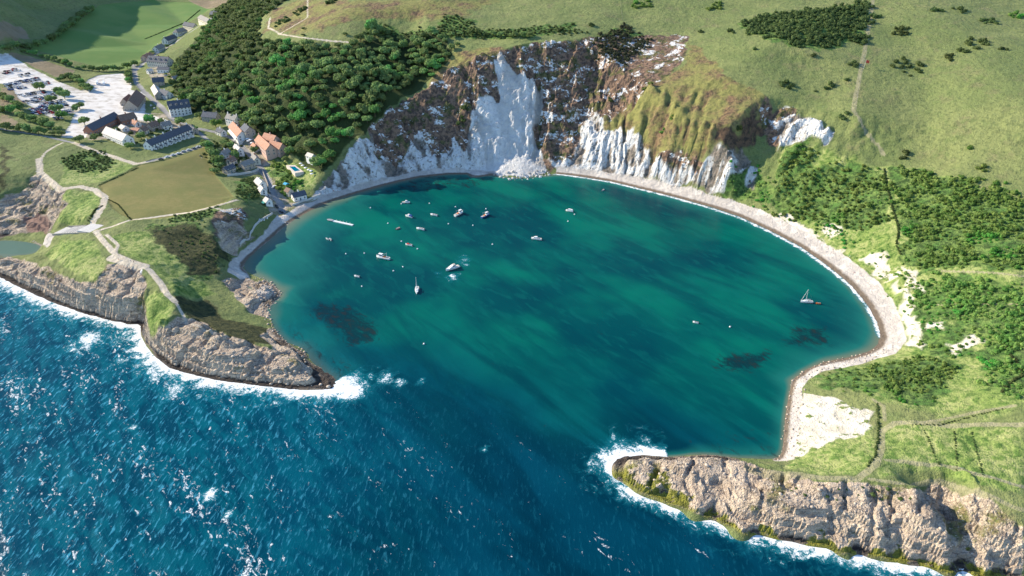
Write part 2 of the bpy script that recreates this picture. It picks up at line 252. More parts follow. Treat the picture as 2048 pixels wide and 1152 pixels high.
Z_POLY = {  # zone: list of (pixel polygon, edge softness m, warp m)
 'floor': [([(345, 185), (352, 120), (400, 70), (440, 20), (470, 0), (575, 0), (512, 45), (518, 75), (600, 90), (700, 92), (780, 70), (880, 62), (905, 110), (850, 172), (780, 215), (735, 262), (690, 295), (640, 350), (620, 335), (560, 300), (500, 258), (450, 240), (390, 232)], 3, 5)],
 'field': [([(55, 95), (130, 60), (200, 10), (290, 0), (385, 5), (420, 18), (330, 75), (285, 115), (265, 138), (215, 140), (150, 122)], 1.5, 1)],
 'tan': [([(10, 104), (60, 112), (110, 128), (150, 142), (120, 158), (70, 135)], 1, 1), ([(375, 0), (470, 0), (445, 12), (415, 18)], 2, 1), ([(0, 40), (40, 50), (60, 75), (0, 85)], 6, 6), ([(0, 225), (35, 240), (30, 255), (0, 250)], 4, 4), ([(0, 175), (60, 185), (45, 215), (0, 215)], 5, 4)],
 'lawn': [([(196, 372), (240, 350), (278, 330), (305, 325), (350, 315), (410, 292), (418, 320), (430, 350), (470, 396), (440, 408), (380, 424), (330, 436), (262, 441), (222, 415), (212, 395)], 1, 1)],
 'dry': [([(1380, 85), (1400, 95), (1450, 150), (1530, 190), (1560, 235), (1550, 260), (1485, 285), (1430, 290), (1390, 318), (1340, 300), (1300, 318), (1270, 270), (1210, 268), (1170, 240), (1215, 240), (1290, 180), (1370, 130)], 5, 8),
         ([(900, 110), (960, 95), (1010, 95), (1000, 120), (940, 130), (905, 150), (870, 185), (850, 185)], 5, 6), ([(780, 225), (850, 180), (860, 195), (800, 225), (770, 245)], 4, 4), ([(600, 0), (1000, 0), (900, 40), (700, 40), (600, 70), (530, 60), (545, 20)], 20, 12)],
 'lush': [([(1560, 290), (1640, 300), (1740, 330), (1800, 330), (1900, 350), (2048, 400), (2048, 820), (1900, 830), (1760, 800), (1640, 760), (1760, 715), (1810, 690), (1800, 630), (1750, 565), (1650, 480), (1560, 430)], 12, 12),
          ([(1765, 850), (2048, 850), (2048, 1000), (1960, 975), (1860, 950), (1760, 950)], 4, 4), ([(1570, 935), (1640, 890), (1745, 850), (1750, 915), (1715, 950), (1640, 948)], 3, 3), ([(130, 330), (240, 320), (270, 335), (200, 365), (120, 370)], 4, 4), ([(120, 480), (190, 480), (210, 520), (195, 560), (150, 545), (90, 510)], 4, 4), ([(290, 590), (335, 585), (350, 620), (330, 665), (300, 670)], 2, 2), ([(130, 380), (195, 385), (200, 410), (170, 450), (120, 450)], 3, 3), ([(440, 0), (560, 0), (500, 40), (440, 30)], 4, 4), ([(220, 470), (300, 460), (380, 540), (440, 590), (360, 600), (300, 530), (235, 500)], 4, 4), ([(520, 340), (560, 320), (635, 340), (630, 375), (590, 388), (555, 380)], 3, 2)],
 'brown': [([(735, 262), (800, 208), (850, 183), (900, 142), (950, 118), (1000, 105), (1060, 87), (1130, 80), (1200, 74), (1300, 72), (1376, 70), (1372, 118), (1290, 188), (1215, 240), (1170, 235), (1165, 334), (1090, 338), (940, 336), (850, 338), (760, 340), (735, 300)], 3, 7), ([(1530, 192), (1575, 212), (1602, 224), (1574, 240), (1556, 300), (1535, 292), (1520, 245)], 4, 7),
           ([(1300, 318), (1340, 300), (1400, 318), (1420, 350), (1380, 372), (1310, 350)], 3, 5), ([(425, 425), (480, 415), (500, 440), (455, 500), (430, 470)], 4, 4), ([(230, 520), (280, 530), (290, 560), (240, 560)], 3, 3)],
 'chalk': [([(1000, 104), (1020, 132), (1050, 150), (1090, 182), (1085, 215), (1064, 250), (1075, 290), (1092, 332), (1090, 348), (1040, 356), (985, 350), (940, 338), (932, 300), (940, 240), (955, 200), (985, 196), (1000, 205), (995, 160), (990, 120)], 1.5, 3),
           ([(625, 395), (640, 372), (690, 310), (745, 264), (748, 312), (812, 322), (830, 270), (848, 272), (862, 318), (898, 312), (905, 282), (922, 312), (945, 305), (945, 350), (850, 352), (760, 366), (690, 388), (640, 404)], 2, 4),
           ([(1165, 236), (1200, 228), (1208, 268), (1262, 264), (1292, 288), (1302, 322), (1338, 338), (1395, 350), (1430, 292), (1482, 284), (1502, 330), (1452, 368), (1425, 386), (1350, 372), (1250, 352), (1110, 338), (1095, 325), (1150, 320)], 2, 5),
           ([(1572, 236), (1598, 222), (1640, 243), (1668, 266), (1655, 288), (1618, 282), (1568, 292), (1552, 305), (1558, 262)], 2, 4),
           ([(1500, 330), (1515, 335), (1505, 380), (1490, 365)], 2, 3)],
 'pale': [([(1600, 800), (1612, 785), (1640, 795), (1700, 808), (1738, 822), (1746, 850), (1735, 872), (1700, 880), (1680, 870), (1640, 890), (1600, 915), (1572, 912)], 2.5, 6), ([(1728, 515), (1775, 515), (1800, 545), (1770, 572), (1745, 550)], 5, 9), ([(1650, 445), (1680, 455), (1670, 475), (1645, 465)], 4, 6), ([(1890, 690), (1950, 665), (1960, 690), (1900, 712)], 5, 8), ([(1860, 650), (1900, 640), (1890, 660), (1850, 662)], 4, 6), ([(1790, 560), (1815, 590), (1850, 700), (1815, 690), (1805, 640)], 4, 6), ([(1560, 425), (1640, 470), (1690, 505), (1680, 515), (1600, 465), (1550, 435)], 4, 5), ([(1800, 530), (1830, 545), (1850, 590), (1820, 580)], 4, 5)],
 'yard': [([(180, 235), (260, 225), (330, 228), (390, 252), (300, 262), (265, 275), (180, 280), (165, 270)], 3, 4), ([(300, 118), (345, 140), (345, 155), (300, 160)], 3, 3), ([(455, 262), (500, 270), (520, 300), (540, 330), (525, 335), (490, 300)], 3, 3), ([(520, 360), (545, 355), (580, 405), (600, 405), (640, 395), (600, 412), (560, 432), (540, 425)], 2, 2), ([(470, 345), (520, 338), (522, 350), (470, 352)], 1.5, 1)],
 'bracken_shade': [([(352, 598), (400, 600), (460, 640), (540, 660), (560, 690), (480, 680), (420, 655), (365, 625)], 4, 5), ([(300, 455), (400, 452), (430, 470), (460, 520), (440, 550), (380, 545), (330, 500)], 8, 9), ([(0, 290), (20, 300), (10, 380), (0, 390)], 6, 6)],  # dark slopes: partly bracken, partly shade painted into the ground colour
 'rock': [([(1222, 912), (1270, 908), (1340, 912), (1450, 910), (1560, 942), (1650, 961), (1750, 967), (1830, 978), (1880, 968), (1950, 988), (2048, 1045), (2048, 1165), (1900, 1150), (1500, 1070), (1222, 960)], 2, 3),
          ([(-60, 505), (60, 520), (100, 540), (150, 560), (195, 560), (212, 530), (262, 528), (292, 560), (288, 600), (300, 675), (355, 630), (400, 640), (450, 668), (560, 700), (618, 718), (700, 775), (500, 785), (340, 750), (270, 655), (120, 620), (-60, 570)], 2, 3),
          ([(78, 345), (100, 372), (128, 385), (130, 410), (105, 455), (0, 475), (-60, 475), (-60, 420), (0, 400), (50, 375)], 3, 5), ([(430, 445), (470, 440), (505, 470), (470, 510), (445, 500)], 3, 4), ([(440, 560), (500, 555), (565, 590), (540, 640), (500, 625), (470, 590)], 2, 3), ([(540, 655), (580, 690), (620, 715), (560, 705), (520, 670)], 2, 3)],
 'clay': [([(45, 425), (80, 425), (105, 440), (95, 465), (60, 465)], 4, 4)],
 'pebble': [([(1595, 745), (1645, 715), (1735, 694), (1750, 685), (1745, 645), (1722, 612), (1688, 575), (1640, 537), (1590, 502), (1530, 470), (1475, 442), (1415, 421), (1345, 402), (1285, 387), (1215, 370), (1110, 356), (1112, 334), (1180, 339), (1250, 349), (1320, 364), (1400, 383), (1470, 401), (1530, 424), (1590, 453), (1640, 479), (1700, 518), (1750, 558), (1785, 598), (1802, 635), (1812, 682), (1790, 708), (1740, 722), (1690, 736), (1640, 742), (1605, 775), (1600, 860), (1590, 920), (1548, 922), (1556, 800)], 1.2, 1.5),
            ([(455, 545), (460, 520), (500, 490), (525, 468), (545, 442), (560, 420), (610, 403), (645, 390), (700, 374), (760, 358), (830, 342), (900, 336), (990, 342), (1000, 356), (900, 352), (780, 372), (660, 408), (580, 446), (520, 498), (485, 535), (505, 560), (480, 556)], 1.2, 1.5),
            ([(505, 565), (535, 560), (565, 588), (550, 605), (535, 620), (520, 600)], 1.5, 2), ([(60, 480), (100, 465), (115, 470), (95, 495)], 1, 1), ([(545, 655), (570, 665), (560, 680), (540, 668)], 1, 1)],
 'carpark': [([(-40, 108), (15, 106), (60, 135), (120, 165), (165, 182), (175, 160), (200, 150), (245, 147), (262, 165), (262, 180), (290, 185), (290, 225), (330, 240), (300, 245), (240, 235), (190, 250), (170, 275), (120, 275), (140, 250), (150, 225), (100, 235), (40, 200), (20, 170), (-40, 160)], 1, 1.5)],
}
Z_LINE = {
 'path': [([(145, 285), (185, 300), (240, 318), (270, 328), (300, 323)], 2.2), ([(78, 318), (80, 345), (100, 362), (120, 378), (160, 373), (190, 380), (210, 395), (205, 415), (185, 445), (180, 457)], 2.2), ([(190, 462), (230, 508), (270, 525), (300, 540), (320, 565), (335, 590), (350, 603)], 1.6), ([(225, 515), (262, 525), (285, 532)], 3.5), ([(213, 468), (236, 490), (230, 508)], 1.0),
          ([(195, 462), (260, 441), (340, 430), (380, 425), (430, 412), (475, 400)], 1.0), ([(425, 415), (470, 425)], 1.0), ([(80, 320), (90, 305), (125, 285)], 0.8), ([(540, 35), (537, 55), (560, 68), (600, 75), (700, 85)], 0.9), ([(560, 68), (615, 35), (615, 0)], 0.7),
          ([(350, 603), (372, 640), (430, 665)], 0.6)],
 'trail': [
          ([(1746, 0), (1737, 60), (1722, 140), (1710, 200), (1706, 225)], 1.6), ([(1706, 225), (1725, 255), (1755, 290), (1768, 312)], 1.2), ([(1560, 944), (1650, 955), (1715, 958), (1750, 930), (1760, 900), (1765, 860), (1790, 847), (1840, 848), (1900, 852), (1980, 847), (2060, 850)], 1.3), ([(1500, 930), (1560, 944), (1600, 949)], 2.0),
          ([(1740, 958), (1820, 971), (1880, 963), (1960, 985), (2060, 1025)], 0.7), ([(1770, 920), (1900, 935), (2000, 960), (2060, 978)], 0.6), ([(1840, 848), (1920, 832), (2030, 812)], 0.8), ([(1880, 540), (1960, 545), (2060, 556)], 0.9), ([(1870, 610), (1960, 609), (2060, 608)], 0.6), ([(1745, 800), (1765, 812), (1770, 840)], 0.6)],
 'road': [([(268, 130), (272, 165), (290, 185), (318, 210), (345, 238), (385, 255), (430, 264), (465, 277), (490, 300), (515, 325), (533, 355), (545, 385), (560, 410), (565, 425)], 2.6), ([(272, 140), (300, 116), (345, 88), (405, 48)], 2.4), ([(300, 323), (350, 309), (415, 290)], 2.4), ([(390, 258), (420, 285), (415, 290)], 2.0), ([(-40, 252), (30, 262), (100, 275), (145, 285)], 1.6)],
}
Z_POLY['thick'] = [(s[2], 5, 10) for s in SCRUB if s[0] not in ('garden_shrubs', 'headland_scrub', 'lane_gardens', 'hotel_garden_shrubs', 'foot_scrub')]
Z_WPOLY = {k: [(poly_wd(p), s, w) for p, s, w in v] for k, v in Z_POLY.items()}
Z_WLINE = {k: [(line_wd(p), w) for p, w in v] for k, v in Z_LINE.items()}
ZONES = list(Z_POLY) + list(Z_LINE)
def zone_weights(x, y, names=None):
    wx, wy = fbm(x, y, 14, 3, seed=3), fbm(x, y, 14, 3, seed=4)
    out = {}
    for k in (names or ZONES):
        W = np.zeros(x.shape, np.float32)
        for pts, soft, warp in Z_WPOLY.get(k, []):
            X = x + wx * warp; Y = y + wy * warp
            a = np.array(pts); pad = soft + warp + 2
            m = (x > a[:, 0].min() - pad) & (x < a[:, 0].max() + pad) & (y > a[:, 1].min() - pad) & (y < a[:, 1].max() + pad)
            if not m.any(): continue
            d, _ = seg_dist(X[m], Y[m], pts, True); ins = in_poly(X[m], Y[m], pts)
            W[m] = np.maximum(W[m], sstep(-soft, soft, np.where(ins, d, -d)))
        for pts, hw in Z_WLINE.get(k, []):
            a = np.array(pts); pad = hw + 2
            m = (x > a[:, 0].min() - pad) & (x < a[:, 0].max() + pad) & (y > a[:, 1].min() - pad) & (y < a[:, 1].max() + pad)
            if not m.any(): continue
            d, _ = seg_dist(x[m] + wx[m] * 0.7, y[m] + wy[m] * 0.7, pts)
            W[m] = np.maximum(W[m], sstep(max(hw, 0.7) + 0.75, max(hw, 0.7) - 0.55, d))
        out[k] = W
    return out

# ---------------------------------------------------------------- fine relief
def cells(x, y, sx, sy, seed):
    h = np.floor(x / sx).astype(np.int64) * 7919 + np.floor(y / sy).astype(np.int64) * 104729 + seed * 31
    return _ga[_perm[(_perm[h & 511] + (h >> 9)) & 511]] / (2 * np.pi)
RIBS = {}
def relief(x, y, zw=None):
    """final ground height at x, y (arrays)"""
    zb = bil(ZB, x, y); s = bil(SLOPE, x, y)
    if zw is None: zw = zone_weights(x, y, ['rock', 'lawn', 'carpark', 'road', 'path', 'field', 'pebble', 'chalk', 'brown', 'dry', 'lush', 'pale', 'yard'])
    steep = sstep(0.4, 0.85, s)
    flat = np.clip(zw['lawn'] + zw['carpark'] + zw['road'] + zw['path'] + zw['field'] + zw['pebble'] + zw['yard'], 0, 1)
    dx, dy = x - COVE_C[0], y - COVE_C[1]
    ang = np.arctan2(dx, dy) * 190.0; rad = np.hypot(dx, dy)
    wob = fbm(x, y, 40, 2, seed=8) * 14
    # ribs and gullies running down the faces round the cove
    rib = ridged(ang + wob, rad * 0.22, 26, 3, seed=1) - 0.45
    rib2 = ridged(ang + wob, rad * 0.35, 8, 2, seed=2) - 0.45
    cl = np.clip(zw['brown'] * 0.8 + zw['chalk'] * 0.7 + zw['dry'] * 0.75 + zw['lush'] * 0.55 + 0.35, 0, 1.1) * steep * sstep(2, 9, zb) * (1 - zw['rock'])
    scar = zw['chalk'] * np.exp(-(((x + 8) / 24) ** 2)) * sstep(560, 575, y)      # the smooth slide of fresh chalk
    d = cl * (rib * 8.0 * (1 - 0.85 * scar) + rib2 * 3.0 * (1 - 0.8 * scar) + ((cells(ang + wob, rad, 5.0, 4.0, 5) - 0.5) * 1.5 + (cells(ang + wob, zb, 3.4, 3.0, 6) - 0.5) * 1.3) * np.clip(zw['chalk'] + zw['brown'], 0, 1) * (1 - 0.7 * scar))
    d = d + (1 - flat) * (1 - 0.85 * zw['rock']) * (fbm(x, y, 30, 3, seed=5) * 1.2 * sstep(3, 15, zb) + fbm(x, y, 6, 3, seed=6) * (0.45 + steep * 1.3) * sstep(0.5, 4, zb) + fbm(x, y, 3.2, 2, seed=7) * (0.30 + steep * 0.7) * sstep(2, 6, zb))
    # bedded limestone of the headlands: ledges and joints
    u = x * 0.94 - y * 0.34 + fbm(x, y, 9, 2, seed=10) * 3.0; v = x * 0.34 + y * 0.94 + fbm(x, y, 9, 2, seed=11) * 3.0
    zz = zb + fbm(x, y, 24, 3, seed=9) * 2.2 + (cells(u, v, 13, 6, 1) - 0.5) * 1.1 + fbm(x, y, 5, 2, seed=17) * 0.5
    def bed(q, st, lo): k = q / st; f = np.floor(k); return (f + sstep(lo, 0.99, k - f)) * st
    led = bed(zz, 3.4, 0.74) * 0.72 + bed(zz + (cells(u, v, 6, 3, 4) - 0.5) * 0.6, 1.15, 0.6) * 0.28 - zb
    blk = (cells(u, v, 5.6, 2.6, 2) - 0.5) * 0.45 + (cells(u, v, 2.4, 1.4, 3) - 0.5) * 0.35
    cut = np.clip(ridged(u * 1.0, v * 0.25, 15, 2, seed=13) - 0.62, 0, 1) * 6.0
    d = d + zw['rock'] * sstep(-1.5, 1.0, zb) * (led * sstep(0.3, 2.0, zb) + blk - cut * sstep(2, 6, zb) + fbm(x, y, 2.2, 2, seed=14) * 0.2)
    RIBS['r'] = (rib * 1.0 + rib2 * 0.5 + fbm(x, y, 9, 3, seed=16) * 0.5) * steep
    d = d + zw['pebble'] * fbm(x, y, 1.6, 2, seed=15) * 0.12
    return zb + d * sstep(-4, -0.5, zb)
def ground_z(x, y):
    return float(relief(np.array([float(x)]), np.array([float(y)]))[0])
def ground_pts(x, y):
    return relief(np.asarray(x, float), np.asarray(y, float))

# ---------------------------------------------------------------- node helper
class NT:
    def __init__(s, name, rough=0.9):
        s.m = bpy.data.materials.new(name); s.m.use_nodes = True; s.t = s.m.node_tree; s.n = s.t.nodes; s.l = s.t.links
        s.b = s.n['Principled BSDF']; s.b.inputs['Roughness'].default_value = rough
        s.b.inputs['Specular IOR Level'].default_value = 0.2
    def _set(s, sock, v):
        if hasattr(v, 'is_output'): s.l.new(v, sock)
        elif isinstance(v, tuple) and len(v) == 3 and sock.type == 'RGBA': sock.default_value = (*v, 1)
        else: sock.default_value = v
    def pos(s):
        if not hasattr(s, '_p'): s._p = s.n.new('ShaderNodeNewGeometry').outputs['Position']
        return s._p
    def obj(s): return s.n.new('ShaderNodeTexCoord').outputs['Object']
    def mapp(s, v, scale=(1, 1, 1), rot=(0, 0, 0), loc=(0, 0, 0)):
        n = s.n.new('ShaderNodeMapping'); s.l.new(v, n.inputs[0]); n.inputs['Scale'].default_value = scale; n.inputs['Rotation'].default_value = rot; n.inputs['Location'].default_value = loc
        return n.outputs[0]
    def noise(s, scale, detail=4, rough=0.55, v=None, dist=0.0):
        n = s.n.new('ShaderNodeTexNoise'); s.l.new(v if v is not None else s.pos(), n.inputs['Vector'])
        n.inputs['Scale'].default_value = scale; n.inputs['Detail'].default_value = detail; n.inputs['Roughness'].default_value = rough; n.inputs['Distortion'].default_value = dist
        return n.outputs['Fac']
    def vor(s, scale, v=None, feat='F1', rnd=1.0, out='Distance'):
        n = s.n.new('ShaderNodeTexVoronoi'); n.feature = feat; s.l.new(v if v is not None else s.pos(), n.inputs['Vector']); n.inputs['Scale'].default_value = scale; n.inputs['Randomness'].default_value = rnd
        return n.outputs[out]
    def rng(s, x, a, b, c=0.0, d=1.0, smooth=True):
        n = s.n.new('ShaderNodeMapRange'); n.interpolation_type = 'SMOOTHSTEP' if smooth else 'LINEAR'
        s._set(n.inputs[0], x)
        for i, v in enumerate((a, b, c, d)): s._set(n.inputs[i + 1], v)
        return n.outputs[0]
    def mix(s, f, a, b):
        n = s.n.new('ShaderNodeMix'); n.data_type = 'RGBA'; s._set(n.inputs[0], f); s._set(n.inputs[6], a); s._set(n.inputs[7], b); return n.outputs[2]
    def mul(s, c, f):
        n = s.n.new('ShaderNodeMix'); n.data_type = 'RGBA'; n.blend_type = 'MULTIPLY'; n.inputs[0].default_value = 1.0; s._set(n.inputs[6], c)
        if hasattr(f, 'is_output'): s.l.new(f, n.inputs[7])
        else: n.inputs[7].default_value = (f, f, f, 1)
        return n.outputs[2]
    def math(s, op, a, b=0.0, clamp=False):
        n = s.n.new('ShaderNodeMath'); n.operation = op; n.use_clamp = clamp; s._set(n.inputs[0], a); s._set(n.inputs[1], b); return n.outputs[0]
    def attr(s, name, out='Fac'):
        n = s.n.new('ShaderNodeAttribute'); n.attribute_name = name; return n.outputs[out]
    def objrand(s): return s.n.new('ShaderNodeObjectInfo').outputs['Random']
    def hsv(s, c, h=0.5, sat=1.0, v=1.0):
        n = s.n.new('ShaderNodeHueSaturation'); s._set(n.inputs['Hue'], h); s._set(n.inputs['Saturation'], sat); s._set(n.inputs['Value'], v); s._set(n.inputs['Color'], c); return n.outputs[0]
    def sepz(s, v, i=2):
        n = s.n.new('ShaderNodeSeparateXYZ'); s.l.new(v, n.inputs[0]); return n.outputs[i]
    def bump(s, h, strength=0.5, dist=1.0, nrm=None):
        n = s.n.new('ShaderNodeBump'); n.inputs['Strength'].default_value = strength; n.inputs['Distance'].default_value = dist; s.l.new(h, n.inputs['Height'])
        if nrm is not None: s.l.new(nrm, n.inputs['Normal'])
        s.l.new(n.outputs[0], s.b.inputs['Normal']); return n.outputs[0]
    def color(s, c): s._set(s.b.inputs['Base Color'], c); return s
    def set(s, **k):
        for a, v in k.items(): s._set(s.b.inputs[a.replace('_', ' ')], v)
        return s

# ---------------------------------------------------------------- ground material
def ground_material():
    t = NT('ground_cover', 0.95)
    big = t.noise(0.014, 3, 0.6); mid = t.noise(0.06, 4, 0.65); fine = t.noise(0.33, 4, 0.65); vfine = t.noise(1.5, 3, 0.65)
    mid2 = t.noise(0.11, 4, 0.65, t.mapp(t.pos(), (1, 1, 1), loc=(40, 7, 3))); tall = t.noise(0.5, 3, 0.65, t.mapp(t.pos(), (1.0, 1.0, 0.15)))
    z = t.sepz(t.pos()); rib = t.attr('w_rib')
    g = t.mix(t.rng(big, 0.38, 0.62), (0.230, 0.255, 0.092), (0.160, 0.202, 0.066))
    g = t.mix(t.math('MULTIPLY', t.rng(mid, 0.52, 0.70), 0.6), g, (0.21, 0.18, 0.095))
    g = t.mix(t.math('MULTIPLY', t.rng(mid2, 0.52, 0.66), 0.65), g, (0.135, 0.185, 0.055))
    g = t.mix(t.math('MULTIPLY', t.rng(fine, 0.52, 0.68), 0.8), g, (0.085, 0.115, 0.04))
    tr = t.noise(1.0, 3, 0.6, t.mapp(t.pos(), (0.035, 0.035, 0.85)), 0.4)
    g = t.mix(t.math('MULTIPLY', t.rng(tr, 0.50, 0.62), 0.45), g, (0.13, 0.155, 0.055))
    c = t.mix(t.math('MULTIPLY', t.rng(vfine, 0.40, 0.7), 0.45), g, (0.27, 0.31, 0.13))
    def over(name, col, k=0.35, n=None, lo=0.3, hi=0.7):
        w = t.attr('w_' + name)
        f = t.rng(t.math('ADD', w, t.math('MULTIPLY', t.math('SUBTRACT', n if n is not None else fine, 0.5), k)), lo, hi)
        return f, t.mix(f, c, col)
    lg = t.mix(t.rng(mid, 0.38, 0.62), t.mix(t.rng(fine, 0.42, 0.62), (0.25, 0.33, 0.085), (0.09, 0.17, 0.035)), t.mix(t.rng(fine, 0.42, 0.65), (0.40, 0.42, 0.16), (0.16, 0.25, 0.055)))
    lg = t.mix(t.math('MULTIPLY', t.rng(vfine, 0.45, 0.65), 0.4), lg, (0.06, 0.105, 0.025))
    _, c = over('lush', lg, 0.6, mid)
    dr = t.mix(t.rng(mid, 0.4, 0.68), t.mix(t.rng(fine, 0.4, 0.7), (0.27, 0.26, 0.085), (0.17, 0.17, 0.06)), t.mix(t.rng(fine, 0.45, 0.6), (0.23, 0.15, 0.085), (0.09, 0.06, 0.045)))
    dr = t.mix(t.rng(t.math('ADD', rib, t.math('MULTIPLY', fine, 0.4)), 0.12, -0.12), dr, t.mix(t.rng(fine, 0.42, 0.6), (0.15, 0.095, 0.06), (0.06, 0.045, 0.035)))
    _, c = over('dry', dr, 0.5, mid)
    _, c = over('thick', t.mix(t.rng(fine, 0.40, 0.62), t.mix(t.rng(mid2, 0.4, 0.6), (0.19, 0.27, 0.07), (0.10, 0.20, 0.045)), (0.05, 0.09, 0.025)), 1.3, mid2)
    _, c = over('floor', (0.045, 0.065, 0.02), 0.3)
    _, c = over('field', t.mix(t.rng(big, 0.35, 0.65), (0.11, 0.21, 0.05), (0.16, 0.24, 0.065)), 0.1)
    _, c = over('tan', t.mix(t.rng(mid, 0.4, 0.6), (0.30, 0.235, 0.15), (0.25, 0.20, 0.12)), 0.2)
    _, c = over('lawn', t.mix(t.rng(mid, 0.35, 0.65), t.mix(t.rng(fine, 0.35, 0.7), (0.225, 0.195, 0.070), (0.185, 0.175, 0.055)), (0.165, 0.168, 0.052)), 0.1)
    _, c = over('bracken_shade', t.mix(t.rng(fine, 0.4, 0.62), (0.085, 0.085, 0.032), (0.035, 0.045, 0.018)), 0.6)  # bracken tone kept dark to paint in the slope's shade
    # brown heathy cliff face with broken chalk showing through
    br = t.mix(t.rng(fine, 0.40, 0.60), (0.28, 0.18, 0.12), (0.10, 0.07, 0.056))
    br = t.mix(t.rng(mid2, 0.5, 0.62), br, t.mix(t.rng(fine, 0.4, 0.6), (0.15, 0.135, 0.055), (0.065, 0.075, 0.03)))
    spots = t.math('MULTIPLY', t.rng(t.noise(1.0, 4, 0.75, t.mapp(t.pos(), (0.055, 0.075, 0.095), (0.3, 0.5, 0.4)), 0.25), 0.54, 0.59), t.rng(fine, 0.42, 0.52))
    chalkc = t.mix(t.rng(mid2, 0.4, 0.7), (0.84, 0.83, 0.80), (0.66, 0.65, 0.63))
    br = t.mix(spots, br, chalkc)
    _, c = over('brown', br, 0.5)
    rk = t.mix(t.rng(mid2, 0.38, 0.62), (0.72, 0.58, 0.43), (0.52, 0.41, 0.31))
    strata = t.noise(1.0, 3, 0.6, t.mapp(t.pos(), (0.04, 0.04, 0.9)))
    rk = t.mix(t.math('MULTIPLY', t.rng(strata, 0.5, 0.6), 0.5), rk, (0.30, 0.23, 0.18))
    rk = t.mix(t.math('MULTIPLY', t.rng(vfine, 0.55, 0.68), 0.6), rk, (0.15, 0.12, 0.10))
    rk = t.mix(t.math('MULTIPLY', t.rng(mid, 0.54, 0.66), t.rng(z, 3, 7)), rk, t.mix(t.rng(fine, 0.4, 0.6), (0.17, 0.185, 0.06), (0.30, 0.24, 0.12)))
    jv = t.mapp(t.pos(), (0.22, 0.62, 0.5), (0, 0, 0.35)); jn = t.n.new('ShaderNodeVectorMath'); jn.operation = 'ADD'; t.l.new(jv, jn.inputs[0])
    jc = t.n.new('ShaderNodeCombineXYZ'); t.l.new(t.math('MULTIPLY', mid2, 3.0), jc.inputs[0]); t.l.new(t.math('MULTIPLY', fine, 0.9), jc.inputs[1]); t.l.new(jc.outputs[0], jn.inputs[1])
    crk = t.vor(1.0, jn.outputs[0], 'DISTANCE_TO_EDGE')
    rk = t.mix(t.math('MULTIPLY', t.rng(crk, 0.015, 0.10, 1.0, 0.0), t.rng(mid, 0.36, 0.56, 0.15, 0.6)), rk, (0.12, 0.095, 0.08))
    rk = t.mix(t.math('MULTIPLY', t.rng(t.noise(0.9, 4, 0.7, t.mapp(t.pos(), (1, 1, 0.5), loc=(9, 9, 9))), 0.55, 0.66), 0.7), rk, (0.74, 0.64, 0.53))
    fr_, c = over('rock', rk, 0.5)
    _, c = over('clay', (0.30, 0.19, 0.15), 0.9, mid2)
    # chalk with plant flecks, grey weathering, and scrub lodged in the gullies
    ck = t.mix(t.rng(fine, 0.58, 0.66), chalkc, (0.14, 0.115, 0.08))
    ck = t.mix(t.math('MULTIPLY', t.rng(tall, 0.48, 0.66), 0.65), ck, (0.40, 0.345, 0.29))
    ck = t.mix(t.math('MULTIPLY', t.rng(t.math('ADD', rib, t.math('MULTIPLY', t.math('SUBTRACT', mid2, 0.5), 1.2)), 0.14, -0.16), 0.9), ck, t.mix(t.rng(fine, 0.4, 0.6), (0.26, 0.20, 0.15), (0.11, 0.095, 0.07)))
    ck = t.mix(t.attr('w_fleck'), chalkc, ck)
    _, c = over('chalk', ck, 1.1, mid2, 0.2, 0.75)
    pl = t.mix(t.rng(mid2, 0.4, 0.62), (0.76, 0.70, 0.59), (0.60, 0.54, 0.43)); pl = t.mix(t.rng(t.math('ADD', fine, t.math('MULTIPLY', t.math('SUBTRACT', mid, 0.5), 0.8)), 0.57, 0.66), pl, (0.17, 0.22, 0.06))
    _, c = over('pale', pl, 0.9, mid2)
    peb = t.mix(t.rng(fine, 0.35, 0.65), (0.60, 0.54, 0.48), (0.50, 0.45, 0.40))
    peb = t.mix(t.rng(mid2, 0.5, 0.62), peb, (0.70, 0.64, 0.57))
    _, c = over('pebble', peb, 0.15)
    wet = t.rng(t.math('ADD', z, t.math('MULTIPLY', t.math('SUBTRACT', fine, 0.5), 0.8)), 0.5, 1.2, 1.0, 0.0)
    c = t.mix(t.math('MULTIPLY', wet, t.attr('w_pebble')), c, (0.19, 0.145, 0.105))
    # seaweed belt on the outer rocks, black tide line below it
    alg = t.math('MULTIPLY', t.rng(t.math('ADD', z, t.math('MULTIPLY', t.math('SUBTRACT', mid2, 0.5), 20.0)), 0.8, 2.4, 1.0, 0.0), t.attr('w_algae'))
    c = t.mix(alg, c, t.mix(t.rng(fine, 0.35, 0.65), (0.30, 0.29, 0.05), (0.12, 0.13, 0.03)))
    tide = t.math('MULTIPLY', t.rng(t.math('ADD', z, t.math('MULTIPLY', t.math('SUBTRACT', fine, 0.5), 2.0)), 0.6, 2.0, 1.0, 0.0), t.attr('w_tidal'))
    c = t.mix(t.math('MULTIPLY', tide, t.math('SUBTRACT', 1.0, alg)), c, (0.075, 0.06, 0.05))
    _, c = over('yard', t.mix(t.rng(mid2, 0.4, 0.62), (0.42, 0.36, 0.29), (0.20, 0.20, 0.10)), 0.5)
    _, c = over('carpark', t.mix(t.rng(mid2, 0.42, 0.62), (0.74, 0.70, 0.64), t.mix(t.rng(mid, 0.4, 0.6), (0.48, 0.43, 0.36), (0.66, 0.61, 0.55))), 0.4)
    _, c = over('path', t.mix(t.rng(fine, 0.35, 0.65), (0.66, 0.58, 0.46), (0.54, 0.46, 0.35)), 0.2)
    trf, _ = over('trail', (0.4, 0.36, 0.22), 0.35)
    c = t.mix(t.math('MULTIPLY', trf, 0.72), c, t.mix(t.rng(fine, 0.35, 0.65), (0.42, 0.37, 0.24), (0.31, 0.29, 0.16)))
